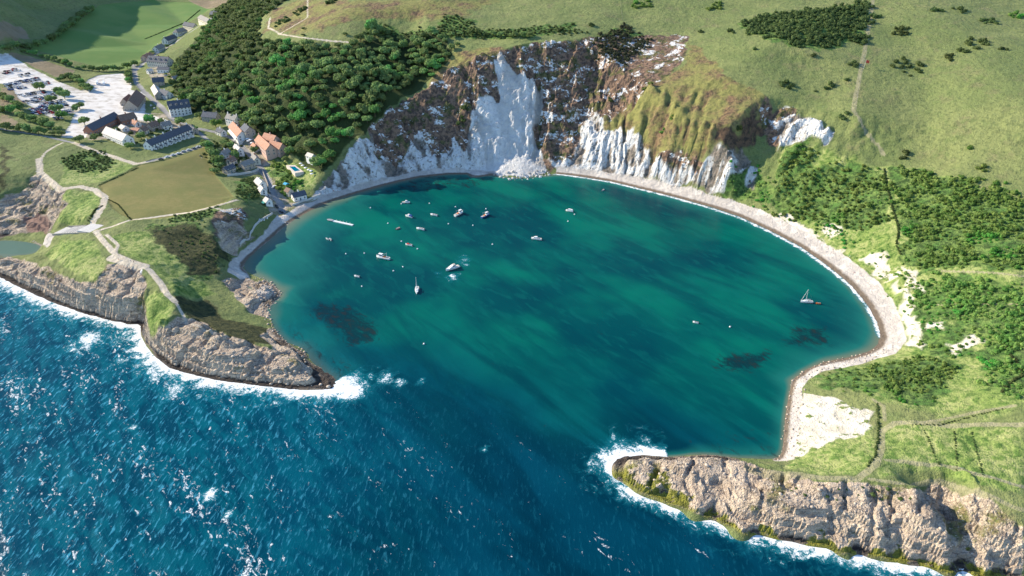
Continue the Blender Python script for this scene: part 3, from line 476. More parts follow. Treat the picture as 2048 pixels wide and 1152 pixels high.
    _, c = over('road', t.mix(t.rng(mid, 0.4, 0.6), (0.33, 0.32, 0.31), (0.25, 0.245, 0.24)), 0.1)
    t.color(c)
    hb = t.math('ADD', fine, t.math('MULTIPLY', vfine, 0.45))
    hb = t.math('MULTIPLY', hb, t.math('ADD', 1.0, t.math('ADD', t.attr('w_rock'), t.math('MULTIPLY', t.attr('w_chalk'), 0.6))))
    soft = t.math('ADD', t.math('ADD', t.attr('w_lawn'), t.attr('w_field')), t.math('ADD', t.attr('w_road'), t.attr('w_carpark')))
    hb = t.math('MULTIPLY', hb, t.math('SUBTRACT', 1.0, t.math('MULTIPLY', soft, 0.85), True))
    t.bump(hb, 1.0, 1.5)
    return t.m
GROUND = ground_material()

def grid_mesh(name, xs, ys, keep, mat):
    X, Y = np.meshgrid(xs, ys); nx, ny = len(xs), len(ys)
    x, y = X.ravel(), Y.ravel()
    cell = keep(0.5 * (X[:-1, :-1] + X[1:, 1:]), 0.5 * (Y[:-1, :-1] + Y[1:, 1:])).ravel()
    idx = np.arange(nx * ny).reshape(ny, nx)
    q = np.stack([idx[:-1, :-1], idx[:-1, 1:], idx[1:, 1:], idx[1:, :-1]], -1).reshape(-1, 4)[cell]
    used = np.unique(q); remap = np.full(nx * ny, -1); remap[used] = np.arange(len(used)); q = remap[q]
    x, y = x[used], y[used]
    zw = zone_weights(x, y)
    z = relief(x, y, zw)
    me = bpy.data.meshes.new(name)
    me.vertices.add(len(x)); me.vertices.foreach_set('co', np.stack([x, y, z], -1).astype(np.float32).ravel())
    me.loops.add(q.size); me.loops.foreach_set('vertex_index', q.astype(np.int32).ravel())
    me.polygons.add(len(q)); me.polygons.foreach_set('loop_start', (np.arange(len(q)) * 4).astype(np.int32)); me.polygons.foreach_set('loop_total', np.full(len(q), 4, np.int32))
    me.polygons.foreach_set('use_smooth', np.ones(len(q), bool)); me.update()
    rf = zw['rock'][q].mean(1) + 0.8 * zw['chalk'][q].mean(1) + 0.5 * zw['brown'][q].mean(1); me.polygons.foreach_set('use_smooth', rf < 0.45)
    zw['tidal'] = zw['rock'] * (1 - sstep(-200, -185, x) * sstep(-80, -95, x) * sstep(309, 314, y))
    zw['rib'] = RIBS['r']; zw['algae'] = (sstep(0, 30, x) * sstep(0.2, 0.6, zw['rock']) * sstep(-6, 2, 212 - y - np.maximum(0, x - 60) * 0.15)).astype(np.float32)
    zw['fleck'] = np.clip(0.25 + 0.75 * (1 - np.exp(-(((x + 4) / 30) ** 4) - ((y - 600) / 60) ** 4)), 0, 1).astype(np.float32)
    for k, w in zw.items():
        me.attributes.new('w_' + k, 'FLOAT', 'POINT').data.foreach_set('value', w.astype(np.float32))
    me.materials.append(mat)
    ob = bpy.data.objects.new(name, me); COL.objects.link(ob); ob['kind'] = 'structure'
    return ob
def in_view(X, Y, margin=70):
    dep = np.maximum(Y * _ct + 150 * _st, 50)
    return np.abs(X) < 0.75 * dep + margin + 0.1 * Y
FINE = [(25, 235, 145, 300, 0.8, 'headland_ground'), (-345, -55, 262, 400, 0.9, 'promontory_ground')]
def keep_main(X, Y):
    k = in_view(X, Y) & (bil(ZB, X, Y) > -2.5)
    for x0, x1, y0, y1, *_ in FINE: k &= ~((X > x0 + 1.2) & (X < x1 - 1.2) & (Y > y0 + 1.2) & (Y < y1 - 1.2))
    return k
def spaced(a, b, s): return np.linspace(a, b, int(round((b - a) / s)) + 1)
xs = np.concatenate([np.linspace(-1690, -800, 60)[:-1], spaced(-800, -400, 2.4)[:-1], spaced(-400, 400, 1.6)[:-1], spaced(400, 640, 2.4)[:-1], np.linspace(640, 1690, 60)])
ys = np.concatenate([spaced(120, 760, 1.6)[:-1], spaced(760, 1000, 2.4)[:-1], spaced(1000, 1500, 5)[:-1], np.linspace(1500, 2690, 70)])
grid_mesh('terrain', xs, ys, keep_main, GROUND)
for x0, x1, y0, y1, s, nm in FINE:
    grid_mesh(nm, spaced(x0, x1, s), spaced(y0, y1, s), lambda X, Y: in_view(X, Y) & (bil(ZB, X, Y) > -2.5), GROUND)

# ---------------------------------------------------------------- the sea
KELP = [poly_w(p) for p in ([(640, 605), (700, 615), (752, 650), (755, 680), (700, 692), (670, 660), (620, 625)], [(1440, 712), (1540, 705), (1530, 730), (1490, 745), (1435, 735)], [(1590, 652), (1650, 655), (1660, 690), (1570, 690)], [(1380, 880), (1560, 850), (1570, 920), (1400, 910)], [(560, 640), (640, 690), (740, 760), (680, 760), (600, 690)], [(860, 348), (1000, 355), (960, 375), (740, 390), (690, 405)])]
KELP_W = [1.0, 1.0, 0.9, 0.35, 0.5, 0.55]
def water_material():
    t = NT('sea_water', 0.12)
    dep = t.attr('depth'); sea = t.attr('open_sea')
    cr = t.mapp(t.pos(), (1, 1, 1), (0, 0, R(51)))              # x runs along the wave crests
    sw = t.noise(0.05, 4, 0.55, t.mapp(cr, (0.22, 1.0, 1)), 0.4)   # long swell streaks
    sw2 = t.noise(0.16, 4, 0.6, t.mapp(cr, (0.35, 1.0, 1)), 0.5)
    big = t.noise(0.012, 3, 0.5)
    cove = t.mix(t.rng(big, 0.38, 0.62), (0.000, 0.056, 0.064), (0.001, 0.125, 0.090))
    cove = t.mix(t.math('MULTIPLY', t.rng(sw, 0.40, 0.64), 0.6), cove, (0.000, 0.038, 0.054))
    cove = t.mix(t.math('MULTIPLY', t.rng(sw2, 0.50, 0.66), 0.3), cove, (0.003, 0.125, 0.105))
    blue = t.mix(t.rng(big, 0.35, 0.65), (0.000, 0.034, 0.062), (0.001, 0.054, 0.096))
    blue = t.mix(t.math('MULTIPLY', t.rng(sw, 0.42, 0.60), 0.7), blue, (0.000, 0.019, 0.038))
    c = t.mix(sea, cove, blue)
    c = t.mix(t.math('MULTIPLY', t.attr('left_sea'), 0.75), c, t.mix(t.rng(sw2, 0.4, 0.6), (0.001, 0.108, 0.150), (0.000, 0.050, 0.088)))
    shal = t.rng(t.math('ADD', dep, t.math('MULTIPLY', t.math('SUBTRACT', sw, 0.5), 1.5)), 0.1, 2.6, 1.0, 0.0)
    c = t.mix(t.math('MULTIPLY', shal, t.attr('sandy')), c, t.mix(t.rng(dep, 0.05, 0.9), (0.13, 0.17, 0.12), (0.012, 0.15, 0.125)))
    k = t.attr('kelp'); kn = t.noise(0.22, 6, 0.75, t.mapp(cr, (0.6, 1, 1)), 0.6)
    c = t.mix(t.math('MULTIPLY', t.rng(t.math('ADD', k, t.math('MULTIPLY', t.math('SUBTRACT', kn, 0.5), 2.6)), 0.35, 1.0), 0.85), c, t.mix(t.rng(kn, 0.52, 0.62), (0.003, 0.022, 0.032), (0.018, 0.019, 0.021)))
    # surf beside the rocks and scattered whitecaps
    f = t.attr('foam'); fn = t.noise(0.13, 6, 0.72, None, 1.2); fn2 = t.noise(0.7, 4, 0.7, None, 1.5)
    fx = t.math('ADD', f, t.math('ADD', t.math('MULTIPLY', t.math('SUBTRACT', fn, 0.5), 2.2), t.math('MULTIPLY', t.math('SUBTRACT', fn2, 0.5), 1.5)))
    surf = t.math('MULTIPLY', t.rng(fx, 0.50, 0.85), t.rng(f, 0.03, 0.2))
    w1 = t.noise(0.06, 3, 0.6, t.mapp(cr, (0.22, 1, 1))); w2 = t.noise(0.55, 3, 0.66, t.mapp(cr, (0.5, 1, 1)), 0.7)
    rgh = t.attr('rough_sea')
    cap = t.rng(t.math('ADD', w2, t.math('MULTIPLY', t.math('SUBTRACT', w1, 0.5), 0.9)), t.rng(rgh, 0.2, 1.0, 0.74, 0.63), t.rng(rgh, 0.2, 1.0, 0.84, 0.74))
    cap = t.math('MULTIPLY', t.math('MULTIPLY', cap, t.rng(fn2, 0.40, 0.55)), t.rng(rgh, 0.1, 0.4))
    milky = t.math('MULTIPLY', t.rng(t.math('ADD', f, t.math('MULTIPLY', t.math('SUBTRACT', fn, 0.5), 1.6)), 0.12, 0.7), 0.8)
    c = t.mix(t.math('MULTIPLY', milky, t.rng(f, 0.02, 0.15)), c, (0.01, 0.19, 0.235))
    fl = t.noise(0.7, 4, 0.68, t.mapp(t.pos(), (1.0, 0.28, 1), (0, 0, R(-38))), 0.4)
    fleck = t.math('MULTIPLY', t.math('MULTIPLY', t.rng(fl, 0.53, 0.68), t.rng(t.attr('left_sea'), 0, 1, 0.6, 1.0)), rgh)  # sun glitter on the ripples, painted in as pale blue flecks
    c = t.mix(fleck, c, t.mix(t.attr('left_sea'), (0.01, 0.14, 0.20), (0.05, 0.27, 0.38)))
    white = t.math('MAXIMUM', surf, cap)
    c = t.mix(white, c, (0.80, 0.82, 0.82))
    t.color(c); t.set(Roughness=t.rng(white, 0, 1, 0.26, 0.9, False), IOR=1.33)
    t.b.inputs['Specular IOR Level'].default_value = 0.06
    h = t.math('ADD', t.math('MULTIPLY', fl, t.rng(rgh, 0, 1, 0.12, 0.75)), t.math('MULTIPLY', white, 0.25))
    t.bump(h, 0.3, 1.2)
    return t.m
def build_water():
    X, Y = np.meshgrid(np.concatenate([np.linspace(-1690, -420, 60)[:-1], spaced(-420, 300, 1.5)[:-1], np.linspace(300, 1690, 60)]), np.concatenate([np.linspace(-200, 100, 12)[:-1], spaced(100, 600, 1.5)]))
    ny, nx = X.shape
    cellx, celly = 0.5 * (X[:-1, :-1] + X[1:, 1:]), 0.5 * (Y[:-1, :-1] + Y[1:, 1:])
    zb = bil(ZB, cellx, np.maximum(celly, 0))
    cell = (zb < 2.5).ravel()
    idx = np.arange(nx * ny).reshape(ny, nx)
    q = np.stack([idx[:-1, :-1], idx[:-1, 1:], idx[1:, 1:], idx[1:, :-1]], -1).reshape(-1, 4)[cell]
    used = np.unique(q); remap = np.full(nx * ny, -1); remap[used] = np.arange(len(used)); q = remap[q]
    x, y = X.ravel()[used], Y.ravel()[used]
    d, si = seg_dist(x, y, SHORE)
    zr = bil(ZB, x, np.maximum(y, 0)); depth = np.clip(-zr, 0, 20)
    iw = 4
    # which shore the nearest segment belongs to: 0..23 outer west cliff, last 24 outer east cliff
    n = len(SHORE); tipw = iw + 19; tipe = n - 24
    outer = (si <= tipw) | (si >= tipe)
    # line across the mouth separates cove from open sea
    ax, ay = SHORE[tipw]; bx, by = SHORE[tipe + 1]
    s = ((x - ax) * (by - ay) - (y - ay) * (bx - ax)) / math.hypot(bx - ax, by - ay)
    # distance seawards of the mouth; blend
    sd = s if ((0 - ax) * (by - ay) - (0 - ay) * (bx - ax)) > 0 else -s
    sea = sstep(-90, 45, sd + fbm(x, y, 60, 3, seed=21) * 30)
    leftsea = outer & (x < ax); sea = np.where(leftsea, 1.0, sea)
    rough = np.clip(sstep(-40, 60, sd), 0, 1) * np.clip(0.42 + 0.58 * sstep(40, -160, x), 0, 1); rough = np.where(leftsea, np.maximum(rough, 0.9), rough)
    width = np.where(si <= tipw, 10.5, np.where(si >= tipe, 7.5, 0.0)) * (0.6 + 0.8 * (fbm(x, y, 35, 2, seed=22) * 0.5 + 0.5))
    foam = np.where(width > 0, np.exp(-(d / np.maximum(width, 0.1)) ** 1.2) * 1.1, 0)
    foam = np.where(zr > -0.3, np.where(outer, foam, foam), foam)
    eb = line_wd([(1105, 347), (1150, 353), (1220, 364), (1290, 381), (1350, 396), (1420, 416), (1480, 436), (1540, 464), (1600, 496), (1650, 531), (1700, 571), (1735, 612), (1752, 645), (1760, 672)])
    de, _ = seg_dist(x, y, eb)
    foam = np.maximum(foam, np.exp(-(de / 2.0) ** 2) * 0.95)
    for px, py, r, a in ((1240, 893, 8, 0.62), (1213, 912, 5, 0.8), (705, 778, 8, 0.85), (770, 754, 6, 0.6), (800, 762, 4, 0.55), (690, 787, 6, 0.85), (840, 764, 3, 0.55), (175, 680, 9, 0.85), (905, 554, 5.5, 0.42), (905, 553, 2.8, 0.65), (928, 520, 5.5, 0.38), (934, 529, 2.6, 0.55), (880, 546, 4.0, 0.33), (355, 775, 7, 0.75), (418, 990, 3, 0.85), (268, 855, 2.2, 0.8), (455, 1030, 2.0, 0.8), (970, 897, 1.8, 0.8)):
        cx, cy, _ = P(px, py, 0); foam = np.maximum(foam, a * np.exp(-((x - cx) ** 2 + ((y - cy) / 1.3) ** 2) / (r * r)))
    inlet = (x < -300) & (y > 405)
    sea = np.where(inlet, 0.0, sea); rough = np.where(inlet, 0.1, rough); foam = np.where(inlet, foam * 0.2, foam); depth = np.where(inlet, np.minimum(depth, 0.3), depth)
    kelp = np.zeros(x.shape)
    for pts, w in zip(KELP, KELP_W):
        dd, _ = seg_dist(x, y, pts, True); ins = in_poly(x, y, pts)
        kelp = np.maximum(kelp, w * sstep(-7, 6, np.where(ins, dd, -dd)))
    left_sea = sstep(20, -160, x) * sea; inl = inlet
    sandy = np.where(outer, 0.1, np.where((si > tipw) & (si < tipw + 12), 0.45, 1.0)) * (1 - kelp * 0.8)
    sandy = np.where(inl, 1.0, sandy)
    # swell as real geometry
    c, sn = math.cos(R(51)), math.sin(R(51)); al = x * c - y * sn; ac = x * sn + y * c
    amp = 0.10 + 0.40 * rough
    amp *= sstep(0, 12, d + 2)
    z = amp * (fbm(al * 0.35, ac, 13, 3, seed=23) * 1.3 + fbm(al * 0.5, ac, 5, 2, seed=24) * 0.45)
    me = bpy.data.meshes.new('sea')
    me.vertices.add(len(x)); me.vertices.foreach_set('co', np.stack([x, y, z], -1).astype(np.float32).ravel())
    me.loops.add(q.size); me.loops.foreach_set('vertex_index', q.astype(np.int32).ravel())
    me.polygons.add(len(q)); me.polygons.foreach_set('loop_start', (np.arange(len(q)) * 4).astype(np.int32)); me.polygons.foreach_set('loop_total', np.full(len(q), 4, np.int32))
    me.polygons.foreach_set('use_smooth', np.ones(len(q), bool)); me.update()
    for k, w in dict(depth=depth, open_sea=sea, rough_sea=rough, foam=foam, kelp=kelp, sandy=sandy, left_sea=left_sea).items():
        me.attributes.new(k, 'FLOAT', 'POINT').data.foreach_set('value', w.astype(np.float32))
    me.materials.append(water_material())
    ob = bpy.data.objects.new('sea', me); COL.objects.link(ob); ob['kind'] = 'structure'
build_water()

# ---------------------------------------------------------------- object helpers
def link(o, parent=None):
    COL.objects.link(o)
    if parent is not None: o.parent = parent
    return o
def mesh_from(name, verts, faces, mats, smooth=False, mi=None):
    me = bpy.data.meshes.new(name); me.from_pydata([tuple(map(float, v)) for v in verts], [], [tuple(map(int, f)) for f in faces])
    for m in (mats if isinstance(mats, (list, tuple)) else [mats]): me.materials.append(m)
    if mi is not None: me.polygons.foreach_set('material_index', np.array(mi, np.int32))
    if smooth: me.polygons.foreach_set('use_smooth', np.ones(len(me.polygons), bool))
    me.update(); return me
def part(name, me, parent, loc=(0, 0, 0), rz=0.0):
    o = bpy.data.objects.new(name, me); o.location = loc; o.rotation_euler = (0, 0, rz); return link(o, parent)
def tag(o, label, cat, group=None):
    o['label'] = label; o['category'] = cat
    if group: o['group'] = group
    return o
def thing(name, label, cat, loc=(0, 0, 0), rz=0.0, group=None):
    o = bpy.data.objects.new(name, None); o.empty_display_size = 0.5; o.location = loc; o.rotation_euler = (0, 0, rz); link(o)
    return tag(o, label, cat, group)
class G:
    """collects boxes, tubes and lofts into one mesh"""
    def __init__(s): s.v = []; s.f = []; s.mi = []; s.cur = 0
    def _add(s, vs, fs):
        b = len(s.v); s.v += [tuple(v) for v in vs]; s.f += [tuple(i + b for i in f) for f in fs]; s.mi += [s.cur] * len(fs); return s
    def box(s, x0, x1, y0, y1, z0, z1, taper=0.0):
        t = taper
        vs = [(x0, y0, z0), (x1, y0, z0), (x1, y1, z0), (x0, y1, z0), (x0 + t, y0 + t, z1), (x1 - t, y0 + t, z1), (x1 - t, y1 - t, z1), (x0 + t, y1 - t, z1)]
        return s._add(vs, [(0, 3, 2, 1), (4, 5, 6, 7), (0, 1, 5, 4), (1, 2, 6, 5), (2, 3, 7, 6), (3, 0, 4, 7)])
    def prism(s, pts, z0, z1):
        n = len(pts); return s._add([(x, y, z0) for x, y in pts] + [(x, y, z1) for x, y in pts], [tuple(range(n))[::-1], tuple(range(n, 2 * n))] + [(i, (i + 1) % n, n + (i + 1) % n, n + i) for i in range(n)])
    def xprism(s, prof, x0, x1):
        n = len(prof); return s._add([(x0, y, z) for y, z in prof] + [(x1, y, z) for y, z in prof], [tuple(range(n)), tuple(range(n, 2 * n))[::-1]] + [(i, n + i, n + (i + 1) % n, (i + 1) % n) for i in range(n)])
    def yprism(s, prof, y0, y1):
        n = len(prof); return s._add([(x, y0, z) for x, z in prof] + [(x, y1, z) for x, z in prof], [tuple(range(n)), tuple(range(n, 2 * n))[::-1]] + [(i, n + i, n + (i + 1) % n, (i + 1) % n) for i in range(n)])
    def tube(s, a, b, r0, r1=None, n=6):
        r1 = r0 if r1 is None else r1; a, b = Vector(a), Vector(b); d = (b - a).normalized(); u = d.orthogonal().normalized(); w = d.cross(u)
        vs = [a + (u * math.cos(2 * math.pi * k / n) + w * math.sin(2 * math.pi * k / n)) * r0 for k in range(n)] + [b + (u * math.cos(2 * math.pi * k / n) + w * math.sin(2 * math.pi * k / n)) * r1 for k in range(n)]
        return s._add(vs, [tuple(range(n))[::-1], tuple(range(n, 2 * n))] + [(k, (k + 1) % n, n + (k + 1) % n, n + k) for k in range(n)])
    def loft(s, rings, cap=True):
        n = len(rings[0]); vs = [p for r in rings for p in r]; fs = []
        for i in range(len(rings) - 1):
            for k in range(n): fs.append((i * n + k, i * n + (k + 1) % n, (i + 1) * n + (k + 1) % n, (i + 1) * n + k))
        if cap: fs += [tuple(range(n))[::-1], tuple(range((len(rings) - 1) * n, len(rings) * n))]
        return s._add(vs, fs)
    def lathe(s, prof, n=10, c=(0, 0)):
        return s.loft([[(c[0] + r * math.cos(2 * math.pi * k / n), c[1] + r * math.sin(2 * math.pi * k / n), z) for k in range(n)] for r, z in prof])
    def mesh(s, name, mats, smooth=False): return mesh_from(name, s.v, s.f, mats, smooth, s.mi)
def flat_mat(name, col, rough=0.7, var=0.12, scale=1.5, spec=0.3, metal=0.0, randomise=0.0):
    t = NT(name, rough); n = t.noise(scale, 4, 0.6)
    c = t.mix(t.rng(n, 0.3, 0.7), tuple(x * (1 - var) for x in col), tuple(min(1, x * (1 + var)) for x in col))
    if randomise: c = t.hsv(c, 0.5, 1.0, t.rng(t.objrand(), 0, 1, 1 - randomise, 1 + randomise, False))
    t.color(c); t.b.inputs['Specular IOR Level'].default_value = spec; t.b.inputs['Metallic'].default_value = metal
    return t.m
def leaf_mat(name, a, b, bright=None, hue=0.02):
    t = NT(name, 0.75); r = t.objrand(); n = t.noise(0.16, 3, 0.6); f = t.noise(1.3, 2, 0.6)
    c = t.mix(t.rng(n, 0.35, 0.65), a, b)
    if bright: c = t.mix(t.rng(t.noise(0.03, 2, 0.5), 0.56, 0.66), c, bright)
    c = t.hsv(c, t.rng(r, 0, 1, 0.5 - hue, 0.5 + hue, False), 1.0, t.math('MULTIPLY', t.rng(r, 0, 1, 0.75, 1.3, False), t.rng(f, 0.3, 0.7, 0.75, 1.25)))
    t.color(c); t.b.inputs['Specular IOR Level'].default_value = 0.15
    tl = t.n.new('ShaderNodeBsdfTranslucent'); t.l.new(c, tl.inputs['Color']); mx = t.n.new('ShaderNodeMixShader'); mx.inputs[0].default_value = 0.38
    t.l.new(t.b.outputs[0], mx.inputs[1]); t.l.new(tl.outputs[0], mx.inputs[2]); t.l.new(mx.outputs[0], t.n['Material Output'].inputs['Surface'])
    return t.m
def roof_mat(name, a, b, course=2.2):
    t = NT(name, 0.8); o = t.obj(); n = t.noise(0.9, 5, 0.65, o); w = t.noise(6, 3, 0.6, t.mapp(o, (1, 1, 3)))
    c = t.mix(t.rng(n, 0.35, 0.65), a, b); c = t.mix(t.math('MULTIPLY', t.rng(w, 0.5, 0.65), 0.35), c, tuple(x * 0.6 for x in a)); t.color(c); t.bump(w, 0.4, 0.1); return t.m
M = dict(
 white=flat_mat('white_render', (0.80, 0.78, 0.74), 0.8, 0.05, 0.6), cream=flat_mat('cream_render', (0.72, 0.66, 0.54), 0.8, 0.06, 0.6), stone=flat_mat('house_stone', (0.42, 0.37, 0.30), 0.9, 0.2, 1.5), brick=flat_mat('house_brick', (0.36, 0.18, 0.12), 0.9, 0.2, 2), pink=flat_mat('pink_render', (0.62, 0.42, 0.34), 0.8, 0.08, 0.6),
 slate=roof_mat('slate', (0.085, 0.095, 0.12), (0.13, 0.14, 0.16)), tile=roof_mat('clay_tile', (0.42, 0.20, 0.13), (0.52, 0.30, 0.21)), browntile=roof_mat('brown_tile', (0.20, 0.13, 0.10), (0.28, 0.19, 0.14)), pale=roof_mat('pale_slab', (0.56, 0.51, 0.45), (0.68, 0.63, 0.57)), greyroof=roof_mat('grey_slab', (0.24, 0.225, 0.21), (0.34, 0.32, 0.29)),
 frame=flat_mat('window_frame', (0.8, 0.8, 0.78), 0.5), glass=flat_mat('window_glass', (0.03, 0.035, 0.045), 0.08, 0.05, 1, 0.6), door=flat_mat('painted_door', (0.10, 0.16, 0.20), 0.5), 
 gel=flat_mat('boat_gelcoat', (0.82, 0.82, 0.80), 0.3, 0.03, 1, 0.5), deck=flat_mat('boat_deck', (0.55, 0.50, 0.42), 0.6), darkblue=flat_mat('blue_paint', (0.03, 0.09, 0.28), 0.35), red=flat_mat('red_paint', (0.50, 0.05, 0.04), 0.4), orange=flat_mat('orange_rubber', (0.75, 0.18, 0.04), 0.5), grey=flat_mat('grey_paint', (0.30, 0.31, 0.32), 0.6), black=flat_mat('black_rubber', (0.02, 0.02, 0.02), 0.6), metal=flat_mat('aluminium', (0.6, 0.6, 0.6), 0.35, 0.05, 1, 0.5, 0.8), wood=flat_mat('weathered_wood', (0.25, 0.19, 0.13), 0.85, 0.2, 3), rope=flat_mat('rope', (0.35, 0.3, 0.22), 0.9), teal=flat_mat('green_canvas', (0.05, 0.30, 0.24), 0.7), canvas=flat_mat('white_canvas', (0.82, 0.81, 0.78), 0.8),
 concrete=flat_mat('pale_concrete', (0.58, 0.55, 0.51), 0.9, 0.12, 0.8), paving=flat_mat('paving', (0.66, 0.56, 0.48), 0.9, 0.1, 0.8), pool=flat_mat('pool_water', (0.0, 0.17, 0.28), 0.08, 0.1, 0.4, 0.5), boulder=flat_mat('boulder_rock', (0.58, 0.54, 0.49), 0.95, 0.3, 0.8, 0.1, 0, 0.35), bark=flat_mat('bark', (0.10, 0.075, 0.05), 0.95, 0.2, 2), skin=flat_mat('skin', (0.55, 0.36, 0.26), 0.6),
 leaf=leaf_mat('broadleaf', (0.150, 0.225, 0.075), (0.215, 0.30, 0.105), (0.14, 0.34, 0.09)), scrub=leaf_mat('scrub_leaf', (0.105, 0.20, 0.042), (0.22, 0.30, 0.075), (0.085, 0.28, 0.045)), gorse=leaf_mat('gorse_leaf', (0.068, 0.105, 0.034), (0.115, 0.155, 0.052)), ivy=leaf_mat('ivy_leaf', (0.06, 0.065, 0.04), (0.09, 0.105, 0.05)), rockblk=flat_mat('ledge_rock', (0.46, 0.38, 0.30), 0.95, 0.3, 0.8, 0.1))
CARM = [flat_mat('car_paint_' + n, c, 0.25, 0.02, 1, 0.5) for n, c in (('white', (0.80, 0.80, 0.80)), ('silver', (0.45, 0.46, 0.48)), ('black', (0.02, 0.02, 0.025)), ('blue', (0.03, 0.07, 0.22)), ('red', (0.38, 0.03, 0.03)), ('grey', (0.14, 0.145, 0.15)))]
CARN = ['white', 'silver', 'black', 'blue', 'red', 'dark grey']

# ---------------------------------------------------------------- foliage
def ico(sub):
    bm = bmesh.new(); bmesh.ops.create_icosphere(bm, subdivisions=sub, radius=1.0); bm.verts.ensure_lookup_table()
    v = np.array([x.co[:] for x in bm.verts]); f = np.array([[q.index for q in p.verts] for p in bm.faces]); bm.free(); return v, f
ICO1, ICO2 = ico(1), ico(2)
def lobed(rs, nl, leaves, squash, leaf, sub=1, spread=0.5, core=0.9):
    """crown of several lobes: cores plus leaf tufts on their surfaces; unit radius, base near z=0"""
    V = []; F = []; n0 = 0
    cent = [(0, 0, squash * 0.55, 0.72 if nl < 5 else 0.58)]
    for k in range(nl - 1):
        a = 2 * math.pi * (k + rs.rand() * 0.6) / max(1, nl - 1); rr = spread * (0.75 + 0.4 * rs.rand())
        cent.append((rr * math.cos(a), rr * math.sin(a), squash * ((0.35 + 0.35 * rs.rand()) if nl < 5 else (0.25 + 0.62 * rs.rand())), (0.42 if nl < 5 else 0.28) + 0.2 * rs.rand()))
    iv, jf = (ICO1, ICO2)[sub - 1]
    for cx, cy, cz, r in cent:
        nz = 1 + 0.22 * (rs.rand(len(iv)) - 0.5)
        v = iv * nz[:, None] * r * core; v[:, 2] *= squash; v += (cx, cy, cz); V.append(v); F.append(jf + n0); n0 += len(v)
    Vq = []; Fq = []
    for _ in range(leaves):
        cx, cy, cz, r = cent[rs.randint(len(cent))]
        d = rs.normal(size=3); d[2] = abs(d[2]) * 1.0 - 0.25; d /= np.linalg.norm(d)
        p = np.array([cx, cy, cz]) + d * np.array([1, 1, squash]) * r * (0.92 + 0.22 * rs.rand())
        nrm = d + rs.normal(size=3) * 0.55; nrm /= np.linalg.norm(nrm)
        u = np.cross(nrm, rs.normal(size=3)); u /= np.linalg.norm(u) + 1e-9; w = np.cross(nrm, u); s = leaf * (0.6 + 0.8 * rs.rand())
        Vq += [p - u * s - w * s * .6, p + u * s * .8 - w * s * .8, p + u * s + w * s * .7, p - u * s * .7 + w * s]; Fq.append([n0, n0 + 1, n0 + 2, n0 + 3]); n0 += 4
    return np.concatenate(V + [np.array(Vq)]), np.concatenate(F), np.array(Fq)
rsf = np.random.RandomState(5)
CROWNS = [lobed(rsf, 8 + k % 3, 300, 0.70 + 0.12 * (k % 3), 0.105, 1, 0.56) for k in range(6)]
BUSHES = [lobed(rsf, 2 + k % 2, 34, 0.6 + 0.1 * (k % 3), 0.2, 1, 0.45) for k in range(5)]
def proto_mesh(name, pr, mat):
    return mesh_from(name, pr[0], [tuple(f) for f in pr[1]] + [tuple(f) for f in pr[2]], mat)
def join_many(name, protos, xyz, rad, hgt, rot, mat, label, cat, group=None, parent=None):
    vs = []; tr = []; qd = []; n0 = 0
    for i, (p, r, h, a) in enumerate(zip(xyz, rad, hgt, rot)):
        v, f, q = protos[i % len(protos)]; c, s = math.cos(a), math.sin(a)
        w = np.stack([(v[:, 0] * c - v[:, 1] * s) * r + p[0], (v[:, 0] * s + v[:, 1] * c) * r + p[1], v[:, 2] * h + p[2]], -1)
        vs.append(w); tr.append(f + n0); qd.append(q + n0); n0 += len(v)
    V = np.concatenate(vs).astype(np.float32); T = np.concatenate(tr); Q = np.concatenate(qd)
    me = bpy.data.meshes.new(name); me.vertices.add(len(V)); me.vertices.foreach_set('co', V.ravel())
    li = np.concatenate([T.ravel(), Q.ravel()]).astype(np.int32); me.loops.add(len(li)); me.loops.foreach_set('vertex_index', li)
    ls = np.concatenate([np.arange(len(T)) * 3, len(T) * 3 + np.arange(len(Q)) * 4]).astype(np.int32); lt = np.concatenate([np.full(len(T), 3), np.full(len(Q), 4)]).astype(np.int32)
    me.polygons.add(len(ls)); me.polygons.foreach_set('loop_start', ls); me.polygons.foreach_set('loop_total', lt); me.update(); me.materials.append(mat)
    o = bpy.data.objects.new(name, me); link(o, parent); o['kind'] = 'stuff'
    if parent is None: tag(o, label, cat, group)
    return o
def scatter(poly, spacing, seed, tries=14, jitter=True):
    """dart throwing inside a world polygon"""
    rs = np.random.RandomState(seed); a = np.array(poly); x0, y0 = a.min(0); x1, y1 = a.max(0)
    n = int((x1 - x0) * (y1 - y0) / spacing ** 2 * tries / 3) + 20
    X = x0 + rs.rand(n) * (x1 - x0); Y = y0 + rs.rand(n) * (y1 - y0); ok = in_poly(X, Y, poly); X, Y = X[ok], Y[ok]
    grid = {}; out = []
    for x, y in zip(X, Y):
        i, j = int(x // spacing), int(y // spacing); bad = False
        for di in (-1, 0, 1):
            for dj in (-1, 0, 1):
                for q in grid.get((i + di, j + dj), ()):
                    if (q[0] - x) ** 2 + (q[1] - y) ** 2 < spacing ** 2: bad = True
        if not bad: grid.setdefault((i, j), []).append((x, y)); out.append((x, y))
    return out
CROWN_ME = [proto_mesh('crown', c, M['leaf']) for c in CROWNS]
def trunk_mesh():
    g = G(); g.tube((0, 0, -0.12), (0.01, 0.01, 0.45), 0.045, 0.03, 7)
    for a in (0.3, 2.2, 4.4): g.tube((0.01, 0.01, 0.3), (0.28 * math.cos(a), 0.28 * math.sin(a), 0.62), 0.026, 0.012, 5)
    return g.mesh('trunk', M['bark'])
TRUNK_ME = trunk_mesh()
